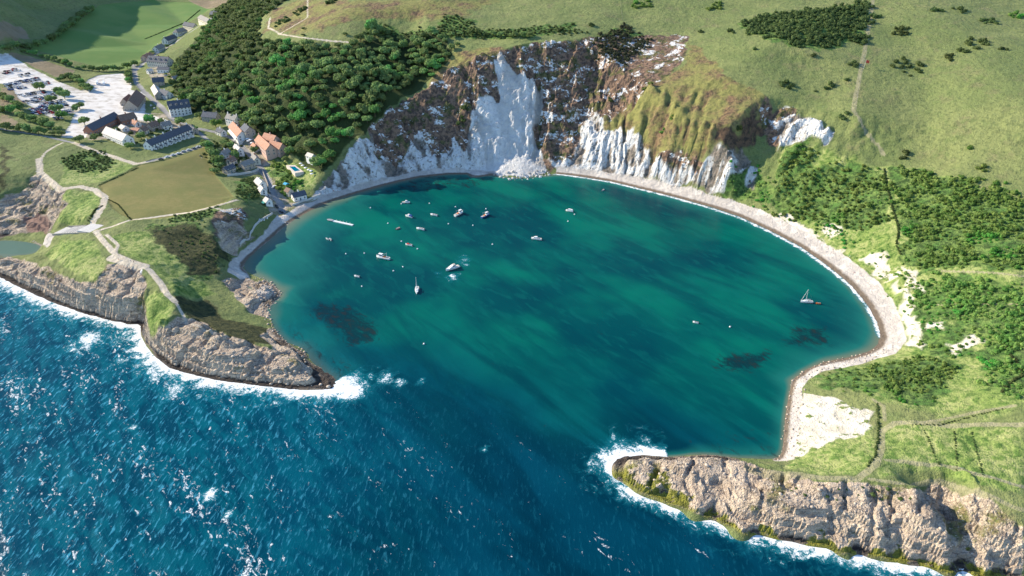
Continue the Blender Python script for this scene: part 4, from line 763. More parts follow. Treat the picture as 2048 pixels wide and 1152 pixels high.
def add_tree(x, y, r, h, label, group, k, mat=None, name='garden_tree', z=None):
    z = ground_z(x, y) if z is None else z
    t = thing(name, label, 'tree', (x, y, z), random.random() * 6.28, group)
    tr = part('trunk', TRUNK_ME, t); tr.scale = (h * 0.9, h * 0.9, h)
    c = part('crown', CROWN_ME[k % 6], t, (0, 0, h * 0.22)); ex = 0.86 + 0.28 * random.random(); c.scale = (r * ex, r / ex, h * (0.55 + 0.16 * random.random()))
    if mat is not None: c.material_slots[0].link = 'OBJECT'; c.material_slots[0].material = mat
    return t
# the wood on the hillside
forest = [p for p in scatter(poly_wd([(350, 180), (356, 125), (392, 92), (420, 50), (450, 15), (480, 0), (570, 0), (515, 48), (520, 78), (600, 94), (700, 94), (745, 62), (785, 66), (820, 88), (880, 70), (905, 112), (855, 168), (840, 150), (775, 210), (735, 255), (690, 292), (645, 338), (622, 332), (590, 318), (560, 300), (545, 280), (500, 255), (470, 235), (430, 225), (392, 222)]), 7.4, 31)]
fz = ground_pts([p[0] for p in forest], [p[1] for p in forest])
order = sorted(range(len(forest)), key=lambda i: math.hypot(forest[i][0], forest[i][1]))
rsT = np.random.RandomState(77)
near, rest = order[:300], order[300:]
for n, i in enumerate(near):
    x, y = forest[i]; r = 3.7 + 3.6 * rsT.rand() ** 1.7; h = r * (1.55 + 0.5 * rsT.rand())
    add_tree(x, y, r, h, 'round-crowned broadleaf tree packed into the dense wood between village and chalk cliff', 'trees of the hillside wood', n, z=float(fz[i]) - 0.3, name='broadleaf_tree')
if rest:
    rr = 3.6 + 3.0 * rsT.rand(len(rest)) ** 1.6
    join_many('far_wood', CROWNS, [(forest[i][0], forest[i][1], float(fz[i]) + 1.0) for i in rest], rr, rr * 1.0, rsT.rand(len(rest)) * 6.28, M['leaf'], 'far side of the dense wood running up behind the houses', 'woodland')
# hedgerow and village trees: (px, py, crown radius m, label, group)
ORD = ['first', 'second', 'third', 'fourth', 'fifth', 'sixth', 'seventh', 'eighth', 'ninth', 'tenth', 'eleventh', 'twelfth', 'thirteenth', 'fourteenth', 'fifteenth', 'sixteenth', 'seventeenth', 'eighteenth', 'nineteenth', 'twentieth', 'twenty-first', 'twenty-second', 'twenty-third', 'twenty-fourth', 'twenty-fifth', 'twenty-sixth', 'twenty-seventh', 'twenty-eighth', 'twenty-ninth', 'thirtieth', 'thirty-first', 'thirty-second', 'thirty-third', 'thirty-fourth', 'thirty-fifth']
def trees_along(pix, spacing, r0, r1, label, group, mat=None, seed=1, name='hedgerow_tree'):
    rs = np.random.RandomState(seed); w = densify(line_wd(pix), spacing)
    for k, (x, y) in enumerate(w):
        r = (r0 + (r1 - r0) * rs.rand()) * 1.15; add_tree(x + rs.normal() * 0.8, y + rs.normal() * 0.8, r, r * (1.5 + 0.4 * rs.rand()), (ORD[k] + ' ' + label) if k < 35 else label, group, k, mat, name)
trees_along([(12, 100), (60, 98), (105, 82), (140, 55), (185, 22)], 11, 4.0, 6.0, 'tree along the shaded hedgerow climbing above the far field, counted from below', 'hedgerow trees above the far field')
trees_along([(50, 105), (85, 115), (120, 126), (155, 138), (200, 143), (240, 142), (268, 132)], 9, 3.0, 4.6, 'tree from the left in the hedgerow between tan and green fields', 'hedgerow trees below the green field')
trees_along([(122, 162), (140, 158), (155, 165), (170, 178), (182, 183)], 6, 3.5, 5.0, 'tree from the left in the clump beside the coach park', 'trees beside the coach park')
trees_along([(258, 146), (258, 168)], 6, 3.0, 3.8, 'tree from the top in the strip between coach park and road', 'trees by the bend in the road')
trees_along([(0, 222), (28, 228), (50, 240), (90, 252), (115, 262)], 7.5, 3.6, 5.2, 'tree from the left in the dark belt below the car park', 'trees below the car park')
trees_along([(8, 196), (25, 206), (40, 222)], 9, 3.4, 4.6, 'tree from the top in the shaded clump left of the cars', 'trees left of the car park')
trees_along([(-10, 258), (40, 262), (90, 270), (125, 272)], 7, 3, 4.5, 'tree from the left in the roadside row under the car park', 'roadside trees under the car park')
trees_along([(412, 290), (420, 305), (432, 322), (440, 338), (428, 345)], 6, 3.5, 5.0, 'dark tree from the top along the right edge of the lawn', 'trees beside the lawn')
trees_along([(450, 290), (465, 300), (470, 318)], 6.5, 3, 4.2, 'tree from the top in the garden between lawn and street', 'garden trees by the street')
trees_along([(335, 95), (322, 102), (305, 108)], 9, 2.8, 3.8, 'small tree down the roadside beside the valley houses', 'trees by the valley road')
trees_along([(350, 150), (362, 165), (345, 172)], 7, 3.5, 4.5, 'garden tree behind the slate-roofed houses under the wood', 'garden trees under the wood')
for k, (px, py, r, lab) in enumerate([(105, 205, 4.8, 'lone tree standing among the upper rows of parked cars'), (118, 188, 4.4, 'tree at the right end of the middle car rows'), (130, 198, 5.0, 'bushy tree shading the right end of the lower car rows'), (160, 218, 4.6, 'tree on the right edge of the car park'), (152, 222, 3.0, 'smaller tree on the right edge of the car park, left of its neighbour'), (115, 225, 4.8, 'round tree in the lower part of the car park'), (125, 238, 5.0, 'tree below the lowest row of cars'), (80, 180, 4.8, 'tree at the left end of the middle car rows'), (170, 250, 4.2, 'dark tree left of the long slate-roofed shop'), (160, 285, 4.0, 'round bush-like tree beside the pale footpath'), (190, 280, 3.2, 'round tree in front of the long slate-roofed shop'), (301, 248, 4.8, 'large dark tree behind the white terrace'), (325, 250, 4.0, 'tree between the white inn and the terrace'), (361, 250, 4.6, 'dark tree at the near corner of the white inn'), (432, 255, 4.6, 'bright green tree in front of the grey stone house'), (400, 237, 4.2, 'tree right of the white inn, under the wood'), (390, 262, 2.6, 'small tree at the bend of the village street'), (283, 278, 3.8, 'green tree behind the left end of the terrace'), (262, 298, 3.4, 'tree beside the left gable of the terrace'), (510, 305, 3.2, 'tree in the garden left of the pink-roofed hotel'), (580, 312, 3.6, 'tree right of the pink-roofed hotel'), (571, 322, 2.8, 'small tree above the swimming pool terrace'), (640, 322, 3.0, 'tree beside the white shed above the pool'), (232, 265, 2.8, 'tree behind the long pale-roofed house'), (245, 283, 2.6, 'low tree beside the long pale-roofed house')]):
    add_tree(*hit(px, py), r * 1.25, r * 2.0, lab, None, k, M['scrub'] if 'bright' in lab else None)
# trees along the rim of the cliff
trees_along([(880, 92), (905, 75), (940, 70), (985, 72), (1020, 76), (1060, 74)], 6.5, 2.6, 4.0, 'dark tree from the left along the rim above the slide', 'trees on the cliff rim')
trees_along([(845, 105), (870, 125), (890, 108), (915, 92)], 7, 2.6, 3.6, 'dark tree standing apart at the right end of the wood', 'trees at the right end of the wood')
for k, (px, py, r, lab) in enumerate([(690, 70, 2.6, 'single dark tree on the pale down above the wood'), (738, 45, 2.2, 'lone small bush-like tree high on the pale down'), (608, 60, 2.2, 'dark tree beside the fork of the down path'), (606, 72, 2.4, 'dark tree below the fork of the down path')]):
    add_tree(*hit(px, py), r, r * 1.3, lab, None, k, M['gorse'])
# gorse thickets on the open down, each its own bush
BUSH_ME = [proto_mesh('foliage', b, M['gorse']) for b in BUSHES]
def add_bush(px, py, wpx, label, group=None, mat=None, name='gorse_bush'):
    x, y = hit(px, py + 2); z = ground_z(x, y); dep = y * _ct + (CAM_H - z) * _st; R_ = wpx / 2 / FPX * dep
    t = thing(name, label, 'bush', (x, y, z), 0, group)
    rs = np.random.RandomState(int(px * 7 + py)); n = max(2, int((R_ / 2.2) ** 1.5) + 1); n = min(n, 26)
    pts = []; rad = []
    for k in range(n):
        a = rs.rand() * 6.28; q = math.sqrt(rs.rand()) * max(0, R_ - 1.6); pts.append((q * math.cos(a), q * math.sin(a))); rad.append(min(R_ * 0.7, 1.7 + 1.3 * rs.rand()))
    if n <= 2: pts = [(0, 0), (R_ * .35, R_ * .2)]; rad = [R_ * .8, R_ * .6]
    gz = ground_pts([x + p[0] for p in pts], [y + p[1] for p in pts]) - z
    o = join_many('foliage', BUSHES, [(p[0], p[1], float(gz[k]) - 0.4) for k, p in enumerate(pts)], rad, [r * 1.25 for r in rad], rs.rand(n) * 6.28, mat or M['gorse'], '', '', parent=t)
    del o['kind']
    st = G()
    for k, p in enumerate(pts[:4]): st.tube((p[0], p[1], float(gz[k]) - 0.4), (p[0] + .2, p[1], float(gz[k]) + rad[k] * .6), 0.14, 0.06, 5)
    part('stem', st.mesh('stem', M['bark']), t)
    return t
for px, py, w, lab in [(1803, 62, 48, 'broad gorse thicket just right of the hill track, near the top'), (1943, 89, 76, 'largest dark thicket on the open down at upper right'), (1815, 131, 72, 'wide low thicket right of the red flag'), (1901, 116, 34, 'round thicket between the two largest thickets of the down'), (2007, 98, 22, 'small round bush right of the largest thicket'), (1877, 19, 30, 'thicket near the top edge, left of its two neighbours'), (1921, 19, 36, 'thicket near the top edge, right of a smaller one'), (1976, 42, 46, 'long low thicket above the largest thicket'), (2038, 30, 46, 'bright green thicket at the top right corner'), (1706, 129, 24, 'bush just left of the track beside the red flag'), (1573, 172, 34, 'thicket above the sunlit chalk patch, left of the track'), (1693, 160, 15, 'small bush close to the left of the track'), (1661, 172, 26, 'low bush with a long shadow left of the track'), (1631, 180, 10, 'tiny bush left of the low shadowed bush'), (1751, 32, 26, 'dark bush hugging the right side of the track near the top'), (1686, 235, 22, 'bush at the bend of the track above the chalk patch'), (1728, 78, 14, 'bush standing on the line of the track'), (1626, 112, 16, 'small bush under the big thicket left of the track'), (1963, 342, 0, ''), (2003, 364, 30, 'isolated bush on the bright slope at the right edge'), (1962, 338, 24, 'small bush on the bright slope, above the isolated one'), (1938, 297, 18, 'tiny bush high on the bright slope at right'), (1805, 312, 30, 'bush with a long shadow beside the foot of the track'), (1395, 32, 0, ''), (1285, 5, 60, 'green thicket at the top edge of the middle of the down'), (1430, 12, 46, 'low green thicket near the top edge right of middle'), (1180, 52, 20, 'round bush on the rim above the brown cliff'), (1120, 58, 16, 'small round bush on the rim left of the ivy'), (1400, 62, 16, 'small bush on the rim right of the ivy'), (1462, 62, 22, 'bush with shadow above the grassy rib'), (1508, 98, 20, 'bush left of the big thicket, low down'), (565, 42, 46, 'long gorse thicket inside the fork of the down path'), (600, 22, 40, 'gorse thicket uphill of the path fork'), (665, 2, 30, 'gorse thicket on the down at the very top edge'), (1295, 174, 20, 'bright green bush on the grassy cliff rib'), (1342, 240, 14, 'bright bush in the middle of the dry cliff slope'), (1325, 262, 16, 'bright bush low on the dry cliff slope'), (1222, 198, 16, 'small bush on the left edge of the dry cliff slope'), (1478, 252, 18, 'bush in a gully right of the dry cliff slope'), (930, 222, 22, 'dark green bush in the hollow left of the chalk slide'), (922, 240, 20, 'dark green bush below another in the hollow left of the slide')]:
    if w: add_bush(px, py, w, lab, mat=M['scrub'] if ('bright' in lab or 'green thicket' in lab) else None)
# scrub that reads as one mass: (name, label, polygon, spacing, rmin, rmax, material)
for i, (nm, lab, pix, sp, r0, r1, mt) in enumerate(SCRUB):
    wp = poly_wd(pix); a_ = np.array(wp); big_ = [(a_[:, 0].min() - 8, a_[:, 1].min() - 8), (a_[:, 0].max() + 8, a_[:, 1].min() - 8), (a_[:, 0].max() + 8, a_[:, 1].max() + 8), (a_[:, 0].min() - 8, a_[:, 1].max() + 8)]
    pts = scatter(big_, sp, 100 + i); rs = np.random.RandomState(200 + i)
    xx = np.array([p[0] for p in pts]); yy = np.array([p[1] for p in pts]); wa = min(9.0, 0.12 * math.sqrt(np.ptp(a_[:, 0]) * np.ptp(a_[:, 1])))
    ins = in_poly(xx + fbm(xx, yy, 13, 3, seed=70 + i) * wa * 1.6, yy + fbm(xx, yy, 13, 3, seed=71 + i) * wa * 1.6, wp); xx, yy = xx[ins], yy[ins]
    gap = fbm(xx, yy, 16, 3, seed=40 + i)
    keepm = gap > (-0.22 if mt == 'scrub' else -0.35); xx, yy = xx[keepm], yy[keepm]; n = len(xx)
    rad = r0 + (r1 - r0) * np.clip(rs.rand(n) ** 2.2 * 1.1 + (gap[keepm] + 0.2) * 0.6, 0, 1.6)
    zz = relief(xx, yy) - 0.35
    join_many(nm, BUSHES, list(zip(xx, yy, zz)), rad, rad * 1.2, rs.rand(n) * 6.28, M[mt], lab, 'scrub')
# field hedges and the overgrown ditches on the right: one bank each
def hedge(pix, label, w=0.9, mat='gorse', name='hedge', sp=1.1):
    pts = densify(line_wd(pix), sp); rs = np.random.RandomState(int(pix[0][0])); n = len(pts)
    xx = np.array([p[0] for p in pts]) + rs.normal(size=n) * 0.15; yy = np.array([p[1] for p in pts]) + rs.normal(size=n) * 0.15; rad = w * (0.75 + 0.5 * rs.rand(n))
    t = thing(name, label, 'hedge', (xx[0], yy[0], 0)); zz = relief(xx, yy) - 0.2
    o = join_many('foliage', BUSHES, list(zip(xx - xx[0], yy - yy[0], zz)), rad, rad * 1.3, rs.rand(n) * 6.28, M[mat], '', '', parent=t); del o['kind']
hedge([(1848, 862), (1862, 890), (1878, 932)], 'leftmost dark hedge crossing the bright field at right', 0.5)
hedge([(1908, 862), (1912, 900), (1913, 940)], 'middle dark hedge crossing the bright field at right', 0.5)
hedge([(1945, 865), (1955, 910), (1966, 950)], 'rightmost dark hedge crossing the bright field at right', 0.5)
hedge([(1768, 340), (1772, 372), (1780, 395), (1788, 425), (1797, 455), (1796, 470), (1792, 490), (1800, 510)], 'dark winding hedge down the scrub slope above the beach', 0.9)
hedge([(1755, 808), (1758, 850), (1756, 880), (1750, 912), (1735, 932)], 'dark hedge beside the path on the right headland', 0.7)
hedge([(2010, 690), (2030, 720), (2045, 750), (2015, 770), (2003, 785)], 'winding dark hedge at the right edge below the scrub', 0.9)
hedge([(1825, 852), (1880, 850), (1950, 832), (2010, 818)], 'hedge along the upper side of the headland path', 0.5)
hedge([(200, 370), (240, 352), (275, 336)], 'low dark hedge along the upper left edge of the lawn', 0.7)
hedge([(262, 440), (250, 425), (235, 408), (218, 400)], 'low hedge at the lower left corner of the lawn', 0.6)
hedge([(290, 78), (330, 62), (370, 45), (400, 20)], 'thin hedge bank across the sunlit strip of the green field', 0.8)
hedge([(175, 448), (190, 420), (205, 412)], 'dark hedge inside the bend of the path above the steps', 0.8)

# ---------------------------------------------------------------- houses
def win_mesh(w, h):
    f = G(); f.box(-w / 2 - .09, w / 2 + .09, -.06, 0.0, -.09, h + .09); p = G(); p.box(-w / 2, w / 2, -.085, -.062, 0, h); p.cur = 1; p.box(-.04, .04, -.10, -.087, 0, h).box(-w / 2, -.045, -.10, -.087, h * .48, h * .54).box(.045, w / 2, -.10, -.087, h * .48, h * .54)
    return f.mesh('window', M['frame']), p.mesh('pane', [M['glass'], M['frame']])
WIN = win_mesh(1.2, 1.4)
DOORM = G().box(-.5, .5, -.10, 0, -0.1, 2.1).mesh('door', M['door']); KNOBM = G().box(.32, .40, -.15, -.102, .95, 1.05).mesh('handle', M['metal'])
def house(a, b, W, eave, rise, wall, roof, label, storeys=2, chim=2, dormers=0, porch=False, awning=None, windows=True, name='house', swap=False, hip=0.0, flat_roof=False):
    (x0, y0), (x1, y1) = hit(*a), hit(*b); L = max(4.0, math.hypot(x1 - x0, y1 - y0)); rz = math.atan2(y1 - y0, x1 - x0)
    cx, cy = (x0 + x1) / 2, (y0 + y1) / 2; cs, sn = math.cos(rz), math.sin(rz)
    gz = ground_pts([cx + cs * u * L / 2 - sn * v * W / 2 for u in (-1, 0, 1) for v in (-1, 1)], [cy + sn * u * L / 2 + cs * v * W / 2 for u in (-1, 0, 1) for v in (-1, 1)])
    z = float(np.mean(gz)); low = float(gz.min()) - z - 0.6
    t = thing(name, label, 'house', (cx, cy, z), rz)
    h = eave; top = eave + rise; hl, hw = L / 2, W / 2
    g = G(); g.yprism([(-hl, low), (hl, low), (hl, h), (-hl, h)], -hw, hw)
    if not hip and not flat_roof:
        for s in (-1, 1): g._add([(s * hl, -hw, h), (s * hl, hw, h), (s * hl, 0, top - .05), (s * (hl - .3), -hw, h), (s * (hl - .3), hw, h), (s * (hl - .3), 0, top - .05)], [(0, 1, 2), (3, 5, 4), (0, 3, 4, 1), (1, 4, 5, 2), (2, 5, 3, 0)])
    part('wall', g.mesh('wall', wall), t)
    r = G(); o = .4; k = rise / hw; e = hip * hw
    if flat_roof: r.box(-hl - .2, hl + .2, -hw - .2, hw + .2, h + .01, h + .35)
    else:
        for s in (-1, 1):
            r._add([(-hl - o, s * (hw + o), h - k * o), (hl + o, s * (hw + o), h - k * o), (hl + o - e, 0, top), (-hl - o + e, 0, top), (-hl - o, s * (hw + o), h - k * o + .28), (hl + o, s * (hw + o), h - k * o + .28), (hl + o - e, 0, top + .28), (-hl - o + e, 0, top + .28)], [(0, 1, 2, 3), (7, 6, 5, 4), (0, 4, 5, 1), (1, 5, 6, 2), (3, 7, 4, 0)])
        if hip:
            for s in (-1, 1): r._add([(s * (hl + o), -hw - o, h - k * o + .27), (s * (hl + o), hw + o, h - k * o + .27), (s * (hl + o - e), 0, top + .27)], [(0, 1, 2)])
        r.box(-hl - o + e, hl + o - e, -.14, .14, top + .2, top + .36)
    rf = part('roof', r.mesh('roof', roof), t)
    cm = G().box(-.45, .45, -.35, .35, -1.4, 1.5).box(-.52, .52, -.42, .42, 1.3, 1.42).tube((-.2, 0, 1.5), (-.2, 0, 1.95), .13, .11).tube((.2, 0, 1.5), (.2, 0, 1.95), .13, .11).mesh('chimney', wall if wall is not M['cream'] else M['brick'])
    for c in range(chim):
        u = 0 if chim == 1 else -1 + 2 * c / (chim - 1); part('chimney', cm, rf, (u * (hl - .7), 0, top))
    if windows:
        n = max(2, int(L / 3.0))
        for side in (-1, 1):
            for st in range(storeys):
                for i in range(n):
                    u = -hl + L * (i + .5) / n; zz = .9 + st * (eave / storeys)
                    if st == 0 and i == n // 2 and side == -1:
                        d = part('door', DOORM, t, (u, side * hw, 0)); part('handle', KNOBM, d); continue
                    w = part('window', WIN[0], t, (u, side * (hw + .002), zz), 0 if side == -1 else math.pi); part('pane', WIN[1], w)
        for s in (-1, 1):
            m = max(1, int(W / 4))
            for st in range(storeys):
                for i in range(m):
                    w = part('window', WIN[0], t, (s * (hl + .002), -hw + W * (i + .5) / m, .9 + st * (eave / storeys)), s * math.pi / 2); part('pane', WIN[1], w)
    if dormers:
        dm = G().box(-.8, .8, -1.2, .9, -.3, 1.15).mesh('dormer', wall); dr = G().xprism([(-1.4, 1.17), (1.0, 1.17), (1.0, 1.3), (-1.4, 1.42)], -.95, .95).mesh('dormer_roof', roof)
        for i in range(dormers):
            u = -hl + L * (i + .5) / dormers; yy = -hw * .55; d = part('dormer', dm, t, (u, yy, top - k * abs(yy) + .1)); part('dormer_roof', dr, d); part('pane', WIN[1], d, (0, -1.202, -.12))
    if porch:
        pm = G().box(-1.2, 1.2, -1.5, -.003, low, 2.6).mesh('bay', wall); pr = G().xprism([(-1.7, 2.6), (0, 3.3), (0, 3.45), (-1.7, 2.75)], -1.35, 1.35).mesh('bay_roof', roof)
        for i in range(int(L / 5.5)):
            u = -hl + 5.5 * (i + .5) + (L % 5.5) / 2 + 1.2; b_ = part('bay', pm, t, (u, -hw, 0)); part('bay_roof', pr, b_)
            w = part('pane', WIN[1], b_, (0, -1.502, .9))
    if awning is not None:
        part('awning', G().xprism([(-2.2, 2.2), (-.01, 2.9), (-.01, 3.0), (-2.2, 2.3)], -hl * .8, hl * .8).mesh('awning', awning), t, (0, -hw, 0))
    return t
HOUSES = [
 dict(a=(178, 268), b=(234, 244), W=9, eave=4.2, rise=4.5, wall=M['brick'], roof=M['slate'], label='long slate-roofed shop building at the near edge of the car park', storeys=1, chim=1),
 dict(a=(240, 249), b=(272, 244), W=10, eave=4.5, rise=4.5, wall=M['brick'], roof=M['browntile'], label='brown-tiled brick house at the right end of the long shop', chim=1, storeys=1),
 dict(a=(262, 222), b=(278, 200), W=14, eave=3.6, rise=7.5, wall=M['stone'], roof=M['browntile'], label='big steep brown-roofed visitor building beside the road junction', storeys=1, chim=0),
 dict(a=(250, 212), b=(262, 203), W=8, eave=3.2, rise=4.5, wall=M['stone'], roof=M['browntile'], label='lower brown-roofed wing left of the big visitor building', storeys=1, chim=0),
 dict(a=(218, 272), b=(259, 290), W=10, eave=4.5, rise=4.5, wall=M['white'], roof=M['pale'], label='long house with pale sunlit roof below the slate-roofed shop', storeys=2, chim=1),
 dict(a=(297, 301), b=(380, 272), W=8.5, eave=5.6, rise=3.8, wall=M['white'], roof=M['slate'], label='long white terrace with slate roof, bays and white chimneys above the lawn', chim=6, porch=True),
 dict(a=(341, 231), b=(382, 223), W=15, eave=7.6, rise=6.0, wall=M['white'], roof=M['slate'], label='tall white inn with slate roof and a row of dormers', storeys=3, chim=1, dormers=4),
 dict(a=(410, 241), b=(438, 243), W=8, eave=4.8, rise=3.8, wall=M['stone'], roof=M['slate'], label='grey stone house with slate roof under the trees right of the inn', chim=2),
 dict(a=(459, 247), b=(478, 250), W=7.5, eave=4.8, rise=3.6, wall=M['white'], roof=M['greyroof'], label='small grey-roofed house right of the stone house, against the wood', chim=2),
 dict(a=(470, 263), b=(488, 284), W=10, eave=4.8, rise=4.2, wall=M['white'], roof=M['tile'], label='orange-tiled pub on the bend of the village street', chim=1, awning=M['canvas']),
 dict(a=(492, 262), b=(503, 276), W=9, eave=4.5, rise=3.6, wall=M['stone'], roof=M['slate'], label='dark slate-roofed house behind the orange-tiled pub', chim=1),
 dict(a=(520, 283), b=(545, 318), W=9, eave=5.6, rise=4.2, wall=M['pink'], roof=M['tile'], label='large pink-roofed hotel with gables above the village lane', chim=2),
 dict(a=(533, 288), b=(556, 296), W=8, eave=6.0, rise=4.0, wall=M['pink'], roof=M['tile'], label='upper cross wing of the pink-roofed hotel', chim=1),
 dict(a=(545, 302), b=(568, 309), W=8, eave=6.0, rise=4.0, wall=M['pink'], roof=M['tile'], label='lower cross wing of the pink-roofed hotel', chim=1),
 dict(a=(473, 303), b=(483, 313), W=6, eave=4.2, rise=2.8, wall=M['white'], roof=M['pale'], label='small pale cottage on the near side of the village street', chim=1),
 dict(a=(484, 340), b=(506, 334), W=7, eave=4.2, rise=2.8, wall=M['stone'], roof=M['greyroof'], label='grey-roofed house at the lower bend of the village street', chim=2),
 dict(a=(450, 347), b=(468, 342), W=6, eave=3.6, rise=2.4, wall=M['stone'], roof=M['slate'], label='low slate-roofed cottage behind the lawn trees', chim=1),
 dict(a=(617, 315), b=(629, 323), W=5, eave=2.6, rise=1.8, wall=M['white'], roof=M['pale'], label='white garden shed above the swimming pool', storeys=1, chim=0),
 dict(a=(517, 368), b=(527, 379), W=6, eave=3.6, rise=2.6, wall=M['white'], roof=M['pale'], label='white boathouse furthest up the lane to the slipway', chim=1),
 dict(a=(523, 383), b=(529, 391), W=5, eave=3.4, rise=2.4, wall=M['white'], roof=M['pale'], label='white boathouse midway down the lane to the slipway', chim=0),
 dict(a=(533, 404), b=(540, 413), W=5, eave=3.0, rise=2.0, wall=M['white'], roof=M['pale'], label='white kiosk with green awning at the head of the slipway', storeys=1, chim=0, awning=M['teal']),
 dict(a=(586, 401), b=(611, 395), W=6.5, eave=3.4, rise=2.6, wall=M['white'], roof=M['slate'], label='low slate-roofed beach cafe under the bluff', storeys=1, chim=1),
 dict(a=(404, 47), b=(421, 45), W=9, eave=4.5, rise=4.0, wall=M['cream'], roof=M['greyroof'], label='furthest house up the valley road, hipped grey roof', chim=1, hip=.7),
 dict(a=(373, 61), b=(392, 53), W=9, eave=4.5, rise=4.0, wall=M['cream'], roof=M['slate'], label='second house down the valley road, dark slate roof', chim=1),
 dict(a=(352, 73), b=(371, 66), W=9, eave=4.5, rise=4.0, wall=M['white'], roof=M['greyroof'], label='third house down the valley road, hipped grey roof', chim=1, hip=.7),
 dict(a=(331, 89), b=(350, 80), W=9, eave=4.5, rise=4.0, wall=M['white'], roof=M['slate'], label='nearest house on the valley road, slate roof', chim=2),
 dict(a=(303, 132), b=(342, 131), W=12, eave=6.0, rise=5.5, wall=M['cream'], roof=M['slate'], label='large gabled hotel with dark slate roof where the roads meet', chim=3, dormers=4),
 dict(a=(319, 145), b=(341, 143), W=7, eave=3.6, rise=2.0, wall=M['white'], roof=M['slate'], label='white front extension of the large gabled hotel', storeys=1, chim=0),
 dict(a=(289, 124), b=(303, 117), W=8, eave=4.2, rise=3.6, wall=M['pink'], roof=M['tile'], label='red-tiled house left of the large gabled hotel', chim=1),
 dict(a=(308, 172), b=(330, 168), W=9, eave=4.5, rise=4.0, wall=M['stone'], roof=M['slate'], label='slate-roofed house below the large hotel', chim=1),
 dict(a=(311, 182), b=(320, 199), W=8, eave=4.5, rise=3.6, wall=M['stone'], roof=M['pale'], label='stone-roofed house beside the main road above the inn', chim=1),
 dict(a=(325, 194), b=(341, 197), W=8, eave=4.5, rise=3.8, wall=M['white'], roof=M['slate'], label='slate-roofed house just above the white inn', chim=1),
 dict(a=(245, 258), b=(253, 263), W=6, eave=2.6, rise=1.8, wall=M['white'], roof=M['pale'], label='small pale garden pavilion in front of the brown-tiled house', storeys=1, chim=0),
 dict(a=(268, 262), b=(285, 266), W=6, eave=2.4, rise=.4, wall=M['pink'], roof=M['tile'], label='low orange-roofed annexe right of the garden pavilion', storeys=1, chim=0),
 dict(a=(575, 386), b=(583, 392), W=5, eave=3.2, rise=2.0, wall=M['cream'], roof=M['browntile'], label='tiny brown-roofed hut above the beach cafe', storeys=1, chim=0),
]
HOUSES += [
 dict(a=(300, 262), b=(316, 257), W=7, eave=4.2, rise=3.2, wall=M['stone'], roof=M['browntile'], label='brown-roofed cottage behind the left half of the white terrace', chim=1),
 dict(a=(325, 259), b=(343, 256), W=6, eave=4.0, rise=3.0, wall=M['white'], roof=M['greyroof'], label='grey-roofed cottage behind the right half of the white terrace', chim=1),
 dict(a=(425, 37), b=(436, 32), W=8, eave=4.2, rise=3.6, wall=M['white'], roof=M['slate'], label='small slate-roofed house at the far top of the valley road', chim=1),
 dict(a=(312, 106), b=(326, 99), W=8, eave=4.2, rise=3.6, wall=M['white'], roof=M['greyroof'], label='white grey-roofed house above the large gabled hotel', chim=1),
 dict(a=(508, 318), b=(516, 330), W=5.5, eave=3.6, rise=2.6, wall=M['cream'], roof=M['greyroof'], label='narrow cream cottage beside the lane below the hotel', chim=1),
 dict(a=(205, 258), b=(214, 254), W=5, eave=2.6, rise=1.8, wall=M['white'], roof=M['slate'], label='small white outbuilding in front of the long slate-roofed shop', storeys=1, chim=0),
 dict(a=(446, 318), b=(458, 312), W=6, eave=3.8, rise=2.8, wall=M['white'], roof=M['greyroof'], label='white cottage hidden among garden trees beside the lawn', chim=1),
 dict(a=(380, 262), b=(392, 268), W=6, eave=3.6, rise=2.6, wall=M['stone'], roof=M['slate'], label='small stone cottage at the right end of the terrace', chim=1),
 dict(a=(329, 247), b=(338, 251), W=5, eave=2.8, rise=2.0, wall=M['white'], roof=M['pale'], label='pale-roofed shed between the white inn and the terrace', storeys=1, chim=0),
 dict(a=(284, 270), b=(294, 266), W=6, eave=3.6, rise=2.8, wall=M['cream'], roof=M['browntile'], label='brown-roofed cottage just above the left end of the terrace', chim=1),
 dict(a=(268, 250), b=(278, 254), W=6, eave=3.0, rise=2.4, wall=M['white'], roof=M['tile'], label='small red-roofed house right of the brown-tiled house', chim=1),
 dict(a=(438, 268), b=(449, 273), W=6, eave=3.8, rise=2.8, wall=M['white'], roof=M['slate'], label='white slate-roofed cottage on the near side of the street bend', chim=1),
 dict(a=(458, 330), b=(470, 326), W=6, eave=3.6, rise=2.6, wall=M['cream'], roof=M['browntile'], label='cream cottage with brown roof above the curved retaining wall', chim=1),
 dict(a=(508, 296), b=(514, 304), W=5, eave=3.2, rise=2.4, wall=M['white'], roof=M['tile'], label='tiny red-roofed outhouse left of the pink-roofed hotel', storeys=1, chim=0),
 dict(a=(346, 163), b=(356, 160), W=6, eave=3.0, rise=2.2, wall=M['stone'], roof=M['greyroof'], label='grey-roofed garden house under the edge of the wood', storeys=1, chim=0),
 dict(a=(296, 148), b=(305, 145), W=6, eave=3.0, rise=2.2, wall=M['white'], roof=M['pale'], label='pale outbuilding in front of the large gabled hotel', storeys=1, chim=0),
]
for h in HOUSES: house(**h)

